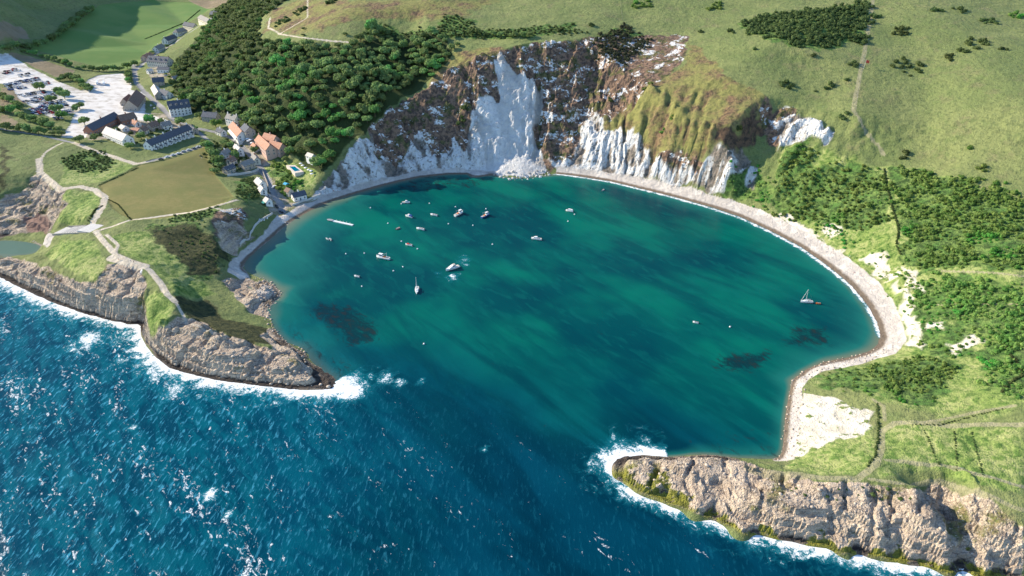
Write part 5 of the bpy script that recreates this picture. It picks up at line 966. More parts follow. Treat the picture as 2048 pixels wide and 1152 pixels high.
# ---------------------------------------------------------------- vehicles
def car_meshes():
    b = G(); b.xprism([(-.85, .35), (.85, .35), (.88, .62), (.82, .88), (-.82, .88), (-.88, .62)], -2.1, 2.1)
    b.xprism([(-.72, .90), (.72, .90), (.60, 1.40), (-.60, 1.40)], -1.35, .75)
    w = G(); w.yprism([(-1.55, .93), (1.15, .93), (.72, 1.33), (-1.28, 1.33)], -.705, .705); w.yprism([(-1.0, .95), (.6, .95), (.5, 1.30), (-.9, 1.30)], -.745, .745)
    t = G()
    return b, w
_b, _w = car_meshes()
_wh = G().tube((0, -.11, 0), (0, .11, 0), .32, n=10)
WHEEL_ME = _wh.mesh('wheel', M['black'])
RIM_ME = G().tube((0, -.13, 0), (0, .13, 0), .18, n=8).mesh('rim', M['metal'])
CAR_BODY = [_b.mesh('body', m) for m in CARM]; CAR_GLASS = _w.mesh('windows', M['glass'])
LAMP_ME = G().box(2.08, 2.13, -.2, .2, .6, .75).mesh('headlight', M['frame'])
def small_car_mesh(mat):
    g = G(); g.v, g.f, g.mi = list(_b.v), list(_b.f), [0] * len(_b.f); g.cur = 1; g._add(_w.v, _w.f); g.cur = 2
    for sx in (-1.3, 1.3):
        for sy in (-.8, .8): g._add([(v[0] + sx, v[1] + sy, v[2] + .32) for v in _wh.v], _wh.f)
    return g.mesh('car', [mat, M['glass'], M['black']])
SMALL_CAR = [small_car_mesh(m) for m in CARM]
def tilt(x, y, rz, L=2.0):
    c, s = math.cos(rz), math.sin(rz); g = ground_pts([x + c * L, x - c * L, x - s, x + s], [y + s * L, y - s * L, y + c, y - c])
    return float(np.mean(g)), math.atan2(g[1] - g[0], 2 * L), math.atan2(g[2] - g[3], 2)
def near_car(px, py, rz, k, label, group=None):
    x, y = hit(px, py); z, p, r = tilt(x, y, rz); t = thing('parked_car', label, 'car', (x, y, z + .02), 0, group); t.rotation_euler = (r, p, rz)
    part('body', CAR_BODY[k], t); part('windows', CAR_GLASS, t)
    for sx in (-1.3, 1.3):
        for sy in (-.8, .8): w = part('wheel', WHEEL_ME, t, (sx, sy, .32)); part('rim', RIM_ME, w)
    for sy in (-.55, .55): part('headlight', LAMP_ME, t, (0, sy, 0))
_ra, _rb = hit(305, 322), hit(413, 291); road_rz = math.atan2(_rb[1] - _ra[1], _rb[0] - _ra[0])
for i, (px, py, k) in enumerate([(322, 319, 2), (334, 314, 0), (346, 310, 0), (357, 307, 0), (367, 303, 1), (377, 300, 0), (388, 297, 5), (396, 294, 0), (404, 291, 1), (411, 289, 0)]):
    near_car(px, py + 1, road_rz, k, '%s car parked along the lawn below the terrace, %s from the left' % (CARN[k], ORD[i]), 'cars parked along the lawn')
for px, py, rz, k, lab in [(302, 212, 1.9, 0, 'white car at the roadside above the white inn, upper of two'), (309, 217, 1.9, 0, 'white car at the roadside above the white inn, lower of two'), (537, 393, 2.2, 1, 'silver car beside the boathouses on the slipway lane'), (543, 401, 2.2, 5, 'dark grey car below the silver one on the slipway lane'), (553, 414, 2.2, 2, 'black car in front of the green-awninged kiosk'), (563, 425, 2.3, 2, 'black car at the top of the slipway'), (548, 375, 1.2, 0, 'white car parked on the lane side opposite the boathouses'), (472, 283, 2.4, 1, 'silver car on the street before the orange-tiled pub'), (322, 165, 0.2, 0, 'white car in the yard of the large gabled hotel'), (332, 152, 0.1, 1, 'silver car before the white hotel extension')]:
    near_car(px, py, rz, k, lab)
ROWS = [((4, 145), (28, 141)), ((24, 139), (44, 137)), ((36, 151), (64, 147)), ((8, 170), (80, 156)), ((14, 177), (56, 172)), ((62, 168), (100, 164)), ((36, 191), (92, 182)), ((62, 199), (112, 188)), ((45, 205), (100, 197)), ((76, 211), (128, 200)), ((58, 222), (96, 213)), ((98, 217), (136, 208)), ((64, 228), (110, 219)), ((104, 228), (146, 219)), ((100, 238), (128, 234))]
ROWS = [r for a, b in ROWS for r in ((a, b), ((a[0] + 2, a[1] + 3.4), (b[0] + 2, b[1] + 3.4)))]
rsC = np.random.RandomState(9); ncar = 0
for ri, (a, b) in enumerate(ROWS):
    (x0, y0), (x1, y1) = hit(*a), hit(*b); L = math.hypot(x1 - x0, y1 - y0); rz = math.atan2(y1 - y0, x1 - x0) + math.pi / 2; k = 0
    for i in range(int(L / 2.75)):
        if rsC.rand() < 0.12: continue
        u = (i + .5) * 2.75 / L; x, y = x0 + (x1 - x0) * u, y0 + (y1 - y0) * u; c = int(rsC.choice([0, 0, 0, 1, 1, 2, 2, 3, 4, 5])); z, p, r = tilt(x, y, rz)
        o = bpy.data.objects.new('parked_car', SMALL_CAR[c]); link(o); o.location = (x, y, z + .02); o.rotation_euler = (r, p, rz + (math.pi if rsC.rand() < .5 else 0)); s = .95 + .15 * rsC.rand(); o.scale = (s, s, s * (1.25 if rsC.rand() < .15 else 1))
        tag(o, '%s car, %s from the left in the %s row of the car park' % (CARN[c], ORD[min(k, 29)], ORD[ri]), 'car', 'cars in the car park'); k += 1; ncar += 1
def coach(px, py, rz, label):
    x, y = hit(px, py); t = thing('coach', label, 'coach', (x, y, ground_z(x, y)), rz)
    part('body', G().xprism([(-1.25, .4), (1.25, .4), (1.25, 2.9), (1.0, 3.2), (-1.0, 3.2), (-1.25, 2.9)], -5.5, 5.5).mesh('body', CARM[0]), t)
    part('windows', G().box(-5.2, 5.52, -1.27, 1.27, 1.5, 2.5).mesh('windows', M['glass']), t)
    for sx in (-3.6, 3.6):
        for sy in (-1.1, 1.1): w = part('wheel', WHEEL_ME, t, (sx, sy, .48)); w.scale = (1.5, 1.5, 1.5); part('rim', RIM_ME, w)
coach(195, 168, 2.1, 'white coach parked at left in the upper coach park'); coach(208, 169, 2.1, 'white coach parked at right in the upper coach park')

# ---------------------------------------------------------------- boats
def hull_rings(L, B, H, n=9, stern=.78):
    rings = []
    for i in range(n):
        u = i / (n - 1); x = -L / 2 + L * u; w = B / 2 * (stern + (1 - stern) * math.sin(min(1, u / .5) * math.pi / 2)) if u < .5 else B / 2 * max(.03, 1 - ((u - .5) / .5) ** 2.2)
        sh = H * (1 + .28 * max(0, (u - .4) / .6) ** 2 + .05 * (1 - u)); rings.append((x, w, sh))
    return rings
def hull_mesh(L, B, H, mat, inner=None, depth=.55):
    rg = hull_rings(L, B, H); g = G()
    g.loft([[(x, -w, sh), (x, -w * .86, sh * .35), (x, -w * .45, -.25), (x, w * .45, -.25), (x, w * .86, sh * .35), (x, w, sh), (x, w * .86, sh), (x, -w * .86, sh)] for x, w, sh in rg])
    if inner is not None: g.cur = 1; g.prism([(x + (.12 if i == 0 else 0), -w * .8) for i, (x, w, sh) in enumerate(rg[:-1])] + [(x + (.12 if i == 0 else 0), w * .8) for i, (x, w, sh) in reversed(list(enumerate(rg[:-1])))], H * 1.06, H * 1.0601 + .02)
    return g.mesh('hull', [mat, inner] if inner is not None else [mat])
def boat(px, py, L, head, kind, label, hull='gel', trim=None):
    x, y, _ = P(px, py, 0); t = thing({'yacht': 'sailing_yacht', 'cruiser': 'motor_cruiser', 'trawler': 'fishing_boat', 'open': 'open_boat', 'cabin': 'cabin_boat', 'dinghy': 'dinghy'}[kind], label, 'boat', (x, y, 0.05), head)
    L *= .93; B = L * (.36 if L < 7 else .31); H = .55 + L * .065
    part('hull', hull_mesh(L, B, H, M[hull], M['deck'] if kind in ('trawler', 'yacht', 'cruiser', 'cabin') else M['grey']), t)
    if kind in ('open', 'dinghy'):
        for u in (-.22, .1): part('thwart', G().box(L * u - .13, L * u + .13, -B * .36, B * .36, H * 1.08, H * 1.08 + .08).mesh('thwart', M[trim or 'wood']), t)
        part('outboard_engine', G().box(-L / 2 - .35, -L / 2 - .02, -.16, .16, H * .5, H * 1.5, .03).tube((-L / 2 - .2, 0, H * .5), (-L / 2 - .2, 0, -.3), .07).mesh('outboard_engine', M['black']), t)
        if trim: part('cover', G().yprism([(-L * .1, H * 1.12), (L * .34, H * 1.2), (L * .3, H * 1.5), (L * .02, H * 1.42)], -B * .34, B * .34).mesh('cover', M[trim]), t)
    if kind == 'cabin':
        part('cabin', G().yprism([(-L * .10, H * 1.1), (L * .32, H * 1.15), (L * .16, H * 1.1 + 1.05), (-L * .08, H * 1.1 + 1.1)], -B * .33, B * .33).mesh('cabin', M['gel']), t)
        part('windscreen', G().yprism([(L * .175, H * 1.12 + .42), (L * .235, H * 1.12 + .42), (L * .16, H * 1.1 + .98), (L * .12, H * 1.1 + .98)], -B * .345, B * .345).mesh('windscreen', M['glass']), t)
        part('outboard_engine', G().box(-L / 2 - .4, -L / 2 - .02, -.2, .2, H * .4, H * 1.5, .03).mesh('outboard_engine', M['black']), t)
        if trim: part('canopy', G().yprism([(-L * .44, H * 1.1), (-L * .11, H * 1.1), (-L * .11, H * 1.1 + 1.0), (-L * .38, H * 1.1 + .8)], -B * .36, B * .36).mesh('canopy', M[trim]), t)
    if kind == 'trawler':
        wh = part('wheelhouse', G().box(L * .02, L * .26, -B * .28, B * .28, H * 1.07, H * 1.07 + 1.9, .08).box(-L * .0, L * .29, -B * .31, B * .31, H * 1.07 + 1.9, H * 1.07 + 2.02).mesh('wheelhouse', M[trim or 'gel']), t)
        part('window', G().box(L * .015 + .04, L * .265, -B * .285, B * .285, H * 1.07 + 1.1, H * 1.07 + 1.6).mesh('window', M['glass']), wh)
        part('mast', G().tube((-L * .3, 0, H), (-L * .32, 0, H + L * .38), .09, .05).tube((-L * .315, 0, H + L * .3), (-L * .05, 0, H + L * .2), .05, .04).mesh('mast', M['gel']), t)
        part('mast', G().tube((L * .2, 0, H * 1.07 + 2), (L * .2, 0, H * 1.07 + 3.6), .05, .03).mesh('mast', M['gel']), t)
        part('fish_box', G().box(-L * .2, -L * .05, -B * .2, B * .2, H * 1.08, H * 1.08 + .5).mesh('fish_box', M['orange']), t)
        part('winch', G().tube((-L * .36, -B * .2, H + .35), (-L * .36, B * .2, H + .35), .2, n=8).mesh('winch', M['grey']), t)
        part('rail', G().tube((L * .3, -B * .3, H * 1.15), (L * .3, -B * .3, H * 1.15 + .7), .04).tube((L * .3, B * .3, H * 1.15), (L * .3, B * .3, H * 1.15 + .7), .04).tube((L * .3, -B * .3, H * 1.15 + .7), (L * .47, 0, H * 1.3 + .7), .04).tube((L * .3, B * .3, H * 1.15 + .7), (L * .47, 0, H * 1.3 + .7), .04).mesh('rail', M['metal']), t)
    if kind == 'cruiser':
        part('superstructure', G().yprism([(-L * .22, H * 1.07), (L * .30, H * 1.16), (L * .16, H * 1.07 + .9), (L * .02, H * 1.07 + 1.5), (-L * .2, H * 1.07 + 1.5)], -B * .36, B * .36).mesh('superstructure', M['gel']), t)
        part('windows', G().yprism([(-L * .17, H * 1.07 + .75), (L * .11, H * 1.07 + .75), (L * .025, H * 1.07 + 1.3), (-L * .17, H * 1.07 + 1.3)], -B * .368, B * .368).mesh('windows', M['glass']), t)
        part('flybridge', G().box(-L * .2, -L * .02, -B * .3, B * .3, H * 1.07 + 1.51, H * 1.07 + 1.95, .06).mesh('flybridge', M['deck']), t)
        part('bathing_platform', G().box(-L / 2 - .7, -L / 2 + .02, -B * .33, B * .33, H * .35, H * .45).mesh('bathing_platform', M['deck']), t)
        part('rail', G().tube((L * .2, -B * .38, H * 1.1 + .6), (L * .48, -.1, H * 1.3 + .6), .035).tube((L * .2, B * .38, H * 1.1 + .6), (L * .48, .1, H * 1.3 + .6), .035).tube((L * .48, 0, H * 1.2), (L * .48, 0, H * 1.3 + .6), .035).mesh('rail', M['metal']), t)
    if kind == 'yacht':
        part('coachroof', G().yprism([(-L * .08, H * 1.07), (L * .26, H * 1.15), (L * .2, H * 1.1 + .38), (-L * .06, H * 1.1 + .42)], -B * .26, B * .26).mesh('coachroof', M['gel']), t)
        part('cockpit', G().box(-L * .4, -L * .1, -B * .24, B * .24, H * 1.075, H * 1.1).mesh('cockpit', M['grey']), t)
        mh = L * 1.15
        part('mast', G().tube((L * .1, 0, H), (L * .1, 0, H + mh), .10, .07).mesh('mast', M['gel']), t)
        part('boom', G().tube((L * .1, 0, H + 1.0), (-L * .3, 0, H + 1.05), .07, .06).mesh('boom', M['metal']), t)
        part('furled_mainsail', G().tube((L * .08, 0, H + 1.17), (-L * .28, 0, H + 1.2), .16, .10).mesh('furled_mainsail', M['canvas']), t)
        part('furled_jib', G().tube((L * .47, 0, H * 1.25), (L * .11, 0, H + mh * .96), .11, .05).mesh('furled_jib', M['canvas']), t)
        part('backstay', G().tube((-L * .48, 0, H), (L * .1, 0, H + mh), .02, .02, 4).mesh('backstay', M['metal']), t)
        for s in (-1, 1): part('shroud', G().tube((L * .06, s * B * .45, H), (L * .1, 0, H + mh * .9), .02, .02, 4).mesh('shroud', M['metal']), t)
    return t
BOATS = [(812, 406, 6.5, 0.1, 'cabin', 'white cabin boat moored furthest back in the cove, near the wooded shore', 'gel', None), (818, 434, 7, 2.6, 'cabin', 'white boat with blue canopy moored left of centre', 'gel', 'darkblue'), (868, 431, 6.5, 2.7, 'open', 'small white boat moored between the blue-canopied boat and the fishing boats', 'gel', None), (918, 429, 10.5, 0.95, 'trawler', 'pale fishing boat lying slantwise, left of the two at the back', 'gel', None), (971, 433, 9.5, 0.85, 'trawler', 'dark blue fishing boat with white wheelhouse, right of the two at the back', 'darkblue', 'gel'), (841, 459, 7, 2.75, 'open', 'open white boat with dark interior moored in the middle of the fleet', 'gel', None), (796, 458, 4, 0.8, 'dinghy', 'small pinkish dinghy left of the open white boat', 'pinkhull', None), (818, 491, 6, 2.7, 'open', 'white boat with red cover moored above the trawler', 'gel', 'red'), (766, 517, 11, 2.75, 'trawler', 'white fishing boat with two masts and round wheelhouse, left of the cruiser', 'gel', 'gel'), (655, 479, 3.6, 2.5, 'dinghy', 'left of a pair of white dinghies below the pontoon', 'gel', None), (661, 480, 3.6, 2.2, 'dinghy', 'right of a pair of white dinghies below the pontoon', 'gel', None), (905, 538, 10.5, 3.75, 'cruiser', 'white motor cruiser turning in churned water', 'gel', None), (714, 554, 4.4, 2.7, 'dinghy', 'lone white dinghy below the white fishing boat', 'gel', None), (834, 582, 8.5, -1.5, 'yacht', 'white sailing yacht with bare mast, bow towards the sea', 'gel', None), (1139, 423, 6.5, 2.75, 'cabin', 'white covered boat moored right of the fleet, nearer the chalk', 'gel', 'canvas'), (1073, 479, 8.2, 2.85, 'cabin', 'white speedboat moored alone right of the fleet', 'gel', None), (1206, 381, 2.8, 0.7, 'dinghy', 'tiny white dinghy close to the sunlit beach', 'gel', None), (1613, 605, 7.6, 3.05, 'yacht', 'white sailing yacht with furled sails near the right-hand beach', 'gel', None), (1636, 608, 2.9, 3.0, 'dinghy', 'orange dinghy towed behind the right-hand yacht', 'orange', None), (1391, 646, 3.4, 2.7, 'dinghy', 'small white dinghy alone in the green water left of the yacht', 'gel', None), (568, 446, 5, 2.7, 'open', 'white boat lying at the edge of the left beach', 'gel', None)]
M['pinkhull'] = flat_mat('faded_red_hull', (0.50, 0.30, 0.27), 0.5)
for bt in BOATS: boat(*bt)
for i, (px, py, rz) in enumerate([(521, 443, 2.4), (526, 440, 2.4), (532, 438, 2.5)]):
    x, y = hit(px, py); t = thing('beached_dinghy', 'white dinghy drawn up on the left beach, %s of three' % ('leftmost', 'middle', 'rightmost')[i], 'boat', (x, y, ground_z(x, y) + .1), rz)
    part('hull', hull_mesh(3.8, 1.5, .6, M['gel'], M['grey']), t); part('thwart', G().box(-.3, -.05, -.55, .55, .66, .74).mesh('thwart', M['wood']), t)
# floating pontoon with a grey rounded head and mooring posts
(ax, ay, _), (bx, by, _) = P(655, 440, 0), P(706, 451, 0); PL = math.hypot(bx - ax, by - ay)
t = thing('pontoon', 'long narrow white pontoon with grey rounded head near the left shore', 'pontoon', (ax, ay, 0), math.atan2(by - ay, bx - ax))
part('head', G().loft([[(x, -w, .75), (x, -w * .7, -.2), (x, w * .7, -.2), (x, w, .75), (x, 0, .95)] for x, w in ((-.2, .15), (.6, 1.1), (2.4, 1.45), (4.6, 1.35), (5.4, .9))]).mesh('head', M['grey']), t)
for k in range(6):
    x0 = 5.3 + (PL - 5.3) * k / 6; x1 = 5.3 + (PL - 5.3) * (k + 1) / 6 - .12
    part('deck_section', G().box(x0, x1, -.95, .95, -.15, .55).mesh('deck_section', M['gel']), t)
    if k < 5: part('post', G().tube((x1 - .2, 1.02, -.6), (x1 - .2, 1.02, 1.6), .10, .09).mesh('post', M['gel']), t)
# mooring buoys
BUOY_ME = G().lathe([(.02, -.3), (.28, -.22), (.44, 0), (.40, .26), (.22, .46), (.03, .52)], 10).mesh('float', M['gel'], True)
RING_ME = G().tube((-.12, 0, .5), (-.12, 0, .72), .03).tube((.12, 0, .5), (.12, 0, .72), .03).tube((-.12, 0, .72), (.12, 0, .72), .03).mesh('ring', M['metal'])
used_b = {}
for px, py in [(741, 416), (803, 408), (859, 407), (911, 414), (897, 448), (946, 451), (972, 418), (985, 489), (803, 483), (835, 498), (729, 507), (692, 508), (806, 534), (787, 542), (724, 573), (848, 688), (1149, 429), (1136, 443), (776, 447), (1460, 654)]:
    x, y, _ = P(px, py, 0)
    nb = min(BOATS, key=lambda b: math.hypot(b[0] - px, (b[1] - py) * 1.6)); dx, dy = px - nb[0], (py - nb[1]) * 1.6
    side = ('right of' if dx > 0 else 'left of') if abs(dx) > abs(dy) else ('below' if dy > 0 else 'above')
    lb = 'white buoy %s the %s' % (side, ' '.join(nb[5].replace(',', '').split()[:7])); used_b[lb] = used_b.get(lb, 0) + 1
    if used_b[lb] > 1: lb = 'another ' + lb + ', further off'
    t = thing('mooring_buoy', lb, 'buoy', (x, y, 0), 0, 'white mooring buoys'); t.scale = (1.25,) * 3; part('float', BUOY_ME, t); part('ring', RING_ME, t)

# ---------------------------------------------------------------- steps, wall, flag, fence, pool, parasols
(ax, ay), (bx, by) = hit(124, 464), hit(192, 457); SL = math.hypot(bx - ax, by - ay); srz = math.atan2(by - ay, bx - ax)
z0, z1 = ground_z(ax, ay), ground_z(bx, by)
t = thing('viewing_steps', 'broad pale concrete steps of a viewing terrace above the small sea inlet', 'steps', (ax, ay, z0), srz)
NS = 7; SW = 6.2; M['treads'] = flat_mat('gravel_tread', (0.27, 0.26, 0.235), 0.95, 0.15, 1.0)
def under(u0, u1):
    q = np.linspace(u0, u1, 4); cs, sn = math.cos(srz), math.sin(srz)
    return float(max(ground_pts([ax + cs * a * SL - sn * b for a in q for b in (-5, 0, 5)], [ay + sn * a * SL + cs * b for a in q for b in (-5, 0, 5)]))) - z0
prev = under(-.04, .16) + .15
part('lower_terrace', G().box(-1.0, SL * .165, -SW * .85, SW * .85, prev - 4, prev).mesh('lower_terrace', M['concrete']), t); zs_ = [prev]
for k in range(NS):
    x0 = SL * (.16 + .54 * k / NS); x1 = SL * (.16 + .54 * (k + 1) / NS) + .35
    prev = max(prev + .38, under(.16 + .5 * k / NS, .16 + .5 * (k + 1) / NS) + .12); zs_.append(prev)
    pts = [(x0 + .4 - 1.1 * math.cos(a), SW * math.sin(a)) for a in np.linspace(-1.35, 1.35, 7)] + [(x1 + .4, SW * .97), (x1 + .4, -SW * .97)]
    st_ = part('step', G().prism(pts, prev - 4, prev).mesh('step', M['treads']), t)
    arc = [(x0 + .36 - 1.1 * math.cos(a), SW * math.sin(a)) for a in np.linspace(-1.35, 1.35, 9)]
    part('kerb', G().prism(arc + [(x + .8, y) for x, y in arc[::-1]], prev - .9, prev + .06).mesh('kerb', M['concrete']), st_)
prev = max(prev + .3, under(.68, 1.0) + .12)
part('upper_terrace', G().box(SL * .69, SL * 1.02, -SW * .95, SW * .95, prev - 4, prev).mesh('upper_terrace', M['concrete']), t)
for s in (-1, 1): part('side_wall', G().yprism([(-1.0, zs_[0] - 3), (SL * .95, prev - 3), (SL * .95, prev + .2), (-1.0, zs_[0] + .2)], s * (SW + .05) - (.35 if s < 0 else 0), s * (SW + .05) + (.35 if s > 0 else 0)).mesh('side_wall', M['stone']), t)
x, y = hit(1727, 138); z = ground_z(x, y)
t = thing('flagpole', 'white flagpole flying a red flag beside the hill track', 'flag', (x, y, z)); part('pole', G().tube((0, 0, -.3), (.4, 0, 7.5), .09, .06).mesh('pole', M['frame']), t)
fv = []; ff = []
for i in range(7):
    for j in range(2): fv += [(.4 + i * .5, .12 * math.sin(i * 1.3), 7.4 - j * 2.2 - i * .12), (.4 + i * .5, .12 * math.sin(i * 1.3) + .03, 7.4 - j * 2.2 - i * .12)]
for i in range(6): b = i * 4; ff += [(b, b + 4, b + 6, b + 2), (b + 1, b + 3, b + 7, b + 5), (b, b + 1, b + 5, b + 4), (b + 2, b + 6, b + 7, b + 3)]
part('flag', mesh_from('flag', fv, ff, M['red']), t)
def fence(pix, label, sp=3.0, h=1.15):
    w = densify(line_wd(pix), sp); w = w[:60]; x0, y0 = w[0]; zz = ground_pts([p[0] for p in w], [p[1] for p in w]); t = thing('wire_fence', label, 'fence', (x0, y0, float(zz[0])))
    pm = G().tube((0, 0, -.4), (0, 0, h), .07, .06, 5).mesh('post', M['wood'])
    for k, p in enumerate(w): part('post', pm, t, (p[0] - x0, p[1] - y0, float(zz[k] - zz[0])))
    g = G()
    for k in range(len(w) - 1):
        for q in (.45, .8, 1.05): g.tube((w[k][0] - x0, w[k][1] - y0, zz[k] - zz[0] + q), (w[k + 1][0] - x0, w[k + 1][1] - y0, zz[k + 1] - zz[0] + q), .015, n=3)
    part('wire', g.mesh('wire', M['metal']), t)
fence([(1740, 40), (1727, 110), (1716, 180), (1711, 222)], 'post and wire fence along the right side of the hill track')
fence([(1241, 0), (1243, 25), (1246, 42)], 'short fence climbing the down at the top edge', 3.0)
fence([(1900, 938), (1960, 950), (2040, 975)], 'wire fence beside the thin path across the bright field', 3.2)
# swimming pool terrace
c = [hit(*p) for p in ((573, 336), (590, 331), (608, 347), (591, 354))]; pc = (sum(p[0] for p in c) / 4, sum(p[1] for p in c) / 4); pz = max(ground_z(*p) for p in c) + .15
t = thing('swimming_pool', 'blue swimming pool with pale paved surround in the hotel garden', 'pool', (pc[0], pc[1], pz))
loc = [(p[0] - pc[0], p[1] - pc[1]) for p in c]
g = G(); inn = [(x * .62, y * .62) for x, y in loc]
n = 4; g._add([(x, y, .12) for x, y in loc] + [(x, y, .12) for x, y in inn] + [(x, y, -3) for x, y in loc] + [(x, y, -.6) for x, y in inn], [(i, (i + 1) % n, n + (i + 1) % n, n + i) for i in range(n)] + [(i, 2 * n + i, 2 * n + (i + 1) % n, (i + 1) % n) for i in range(n)] + [(n + i, n + (i + 1) % n, 3 * n + (i + 1) % n, 3 * n + i) for i in range(n)])
part('surround', g.mesh('surround', M['paving']), t)
part('water', G().prism([(x * .618, y * .618) for x, y in loc], -.5, 0.0).mesh('water', M['pool']), t)
PAR = (G().tube((0, 0, 0), (0, 0, 2.3), .05).mesh('pole', M['wood']), G().lathe([(1.55, 2.0), (1.5, 2.06), (.8, 2.4), (.03, 2.65)], 8).mesh('canopy', M['canvas']))
for i, (px, py) in enumerate([(602, 331), (606, 335), (612, 340), (618, 344), (623, 347), (624, 352)]):
    x, y = hit(px, py); t = thing('parasol', 'white parasol in the curved row right of the pool, %s from the top' % ORD[i], 'parasol', (x, y, ground_z(x, y)), 0, 'parasols by the pool'); part('pole', PAR[0], t); part('canopy', PAR[1], t)
for i, (px, py) in enumerate([(488, 285), (496, 283), (502, 285), (505, 291), (498, 287)]):
    x, y = hit(px, py); t = thing('parasol', 'white parasol on the terrace between pub and hotel, %s of five' % ORD[i], 'parasol', (x, y, ground_z(x, y)), 0, 'parasols on the pub terrace'); t.scale = (1.25, 1.25, 1.1); part('pole', PAR[0], t); part('canopy', PAR[1], t)
x, y = hit(573, 372); t = thing('awning_tent', 'small blue and white awning tent in the garden above the cafe', 'tent', (x, y, ground_z(x, y)), 2.5)
part('canopy', G().xprism([(-2, 1.8), (2, 1.8), (0, 3.0)], -2, 2).mesh('canopy', M['pooltent'] if 'pooltent' in M else flat_mat('blue_canvas', (0.02, 0.32, 0.50), 0.7)), t)
for sx in (-1.9, 1.9):
    for sy in (-1.8, 1.8): part('pole', G().tube((sx, sy, -.3), (sx, sy, 1.8), .05).mesh('pole', M['metal']), t)
# slipway apron and sea wall of the village end
def wall_line(pix, label, w=.5, h=1.4, mat='concrete', name='sea_wall'):
    p = densify(line_wd(pix), 3.0); zz = ground_pts([q[0] for q in p], [q[1] for q in p]); x0, y0 = p[0]; t = None; g = G()
    for k in range(len(p) - 1):
        a, b = Vector((p[k][0] - x0, p[k][1] - y0)), Vector((p[k + 1][0] - x0, p[k + 1][1] - y0)); d = (b - a).normalized(); nn = Vector((-d.y, d.x)) * w / 2
        za, zb_ = zz[k] - zz[0], zz[k + 1] - zz[0]
        g._add([(*(a - nn), za - 1), (*(b - nn), zb_ - 1), (*(b + nn), zb_ - 1), (*(a + nn), za - 1), (*(a - nn), za + h), (*(b - nn), zb_ + h), (*(b + nn), zb_ + h), (*(a + nn), za + h)], [(0, 3, 2, 1), (4, 5, 6, 7), (0, 1, 5, 4), (2, 3, 7, 6)])
    o = bpy.data.objects.new(name, g.mesh(name, M[mat])); o.location = (x0, y0, float(zz[0])); link(o); tag(o, label, 'wall')
wall_line([(545, 428), (520, 446), (498, 470), (480, 492)], 'low concrete sea wall behind the left beach')
wall_line([(585, 412), (610, 402), (640, 392)], 'low concrete sea wall in front of the beach cafe')
wall_line([(455, 352), (480, 350), (505, 346), (518, 340)], 'pale retaining wall curving below the cottages', .5, 1.8)
wall_line([(524, 340), (534, 365), (541, 388)], 'stone wall along the left side of the slipway lane', .5, 1.4, 'stone', 'lane_wall')

# ---------------------------------------------------------------- boulders and people
def rock_proto(rs):
    v, f = ICO1; w = v * (0.75 + 0.5 * rs.rand(len(v)))[:, None] * np.array([1.2, .9, .7]); return w, f, np.zeros((0, 4), int)
rsR = np.random.RandomState(3); ROCKS = [rock_proto(rsR) for _ in range(6)]
ROCK_ME = [mesh_from('boulder', v, [tuple(q) for q in f], M['boulder']) for v, f, _ in ROCKS]
k = 0
for x, y in scatter(poly_wd([(985, 350), (1000, 343), (1050, 345), (1092, 340), (1100, 350), (1060, 360), (1020, 360)]), 3.0, 5)[:90]:
    o = bpy.data.objects.new('boulder', ROCK_ME[k % 6]); link(o); s = .7 + 1.3 * rsR.rand() ** 2; o.location = (x, y, max(ground_z(x, y), -.5) + .2 * s); o.rotation_euler = (rsR.rand(), rsR.rand(), rsR.rand() * 6); o.scale = (s, s, s); k += 1
    tag(o, 'fallen pale boulder in the pile at the foot of the chalk slide', 'boulder', 'boulders under the chalk slide')
for nm, lab, pix, sp, s0, s1, sd in [('shore_stones', 'pale stones strewn along the shore of the right headland', [(1598, 745), (1650, 722), (1740, 703), (1770, 688), (1800, 690), (1740, 722), (1650, 740), (1612, 765), (1602, 830), (1600, 900), (1575, 925), (1555, 920), (1562, 830), (1572, 775)], 2.1, .25, .75, 1), ('talus_stones', 'scattered chalk stones on the foot of the slide', [(950, 335), (990, 300), (1060, 300), (1085, 330), (1090, 345), (1000, 345)], 4.0, .2, .6, 2), ('cove_stones', 'rocks littering the shaded shore of the left headland', [(500, 560), (530, 552), (566, 585), (556, 604), (538, 625), (548, 655), (575, 685), (610, 700), (612, 730), (590, 700), (545, 665), (520, 625), (515, 590)], 2.0, .4, 1.1, 3), ('ledge_stones', 'broken rock blocks on the ledges of the near headland', [(1290, 930), (1400, 925), (1560, 965), (1700, 990), (1830, 1010), (1900, 1060), (2048, 1080), (2048, 1110), (1800, 1080), (1500, 1020), (1320, 965)], 2.8, .25, .9, 4), ('outer_ledge_stones', 'broken rock blocks along the outer edge of the left headland', [(310, 690), (420, 690), (560, 715), (640, 760), (660, 775), (500, 760), (360, 735)], 2.4, .4, 1.2, 6)]:
    pts = scatter(poly_wd(pix), sp, 60 + sd); rs = np.random.RandomState(sd); n = len(pts); xx = np.array([p[0] for p in pts]); yy = np.array([p[1] for p in pts]); ss = s0 + (s1 - s0) * rs.rand(n) ** 2
    join_many(nm, ROCKS, list(zip(xx, yy, np.maximum(relief(xx, yy), -.4) + .1)), ss, ss, rs.rand(n) * 6.28, M['boulder' if 'talus' in nm else 'rockblk'], lab, 'stones')
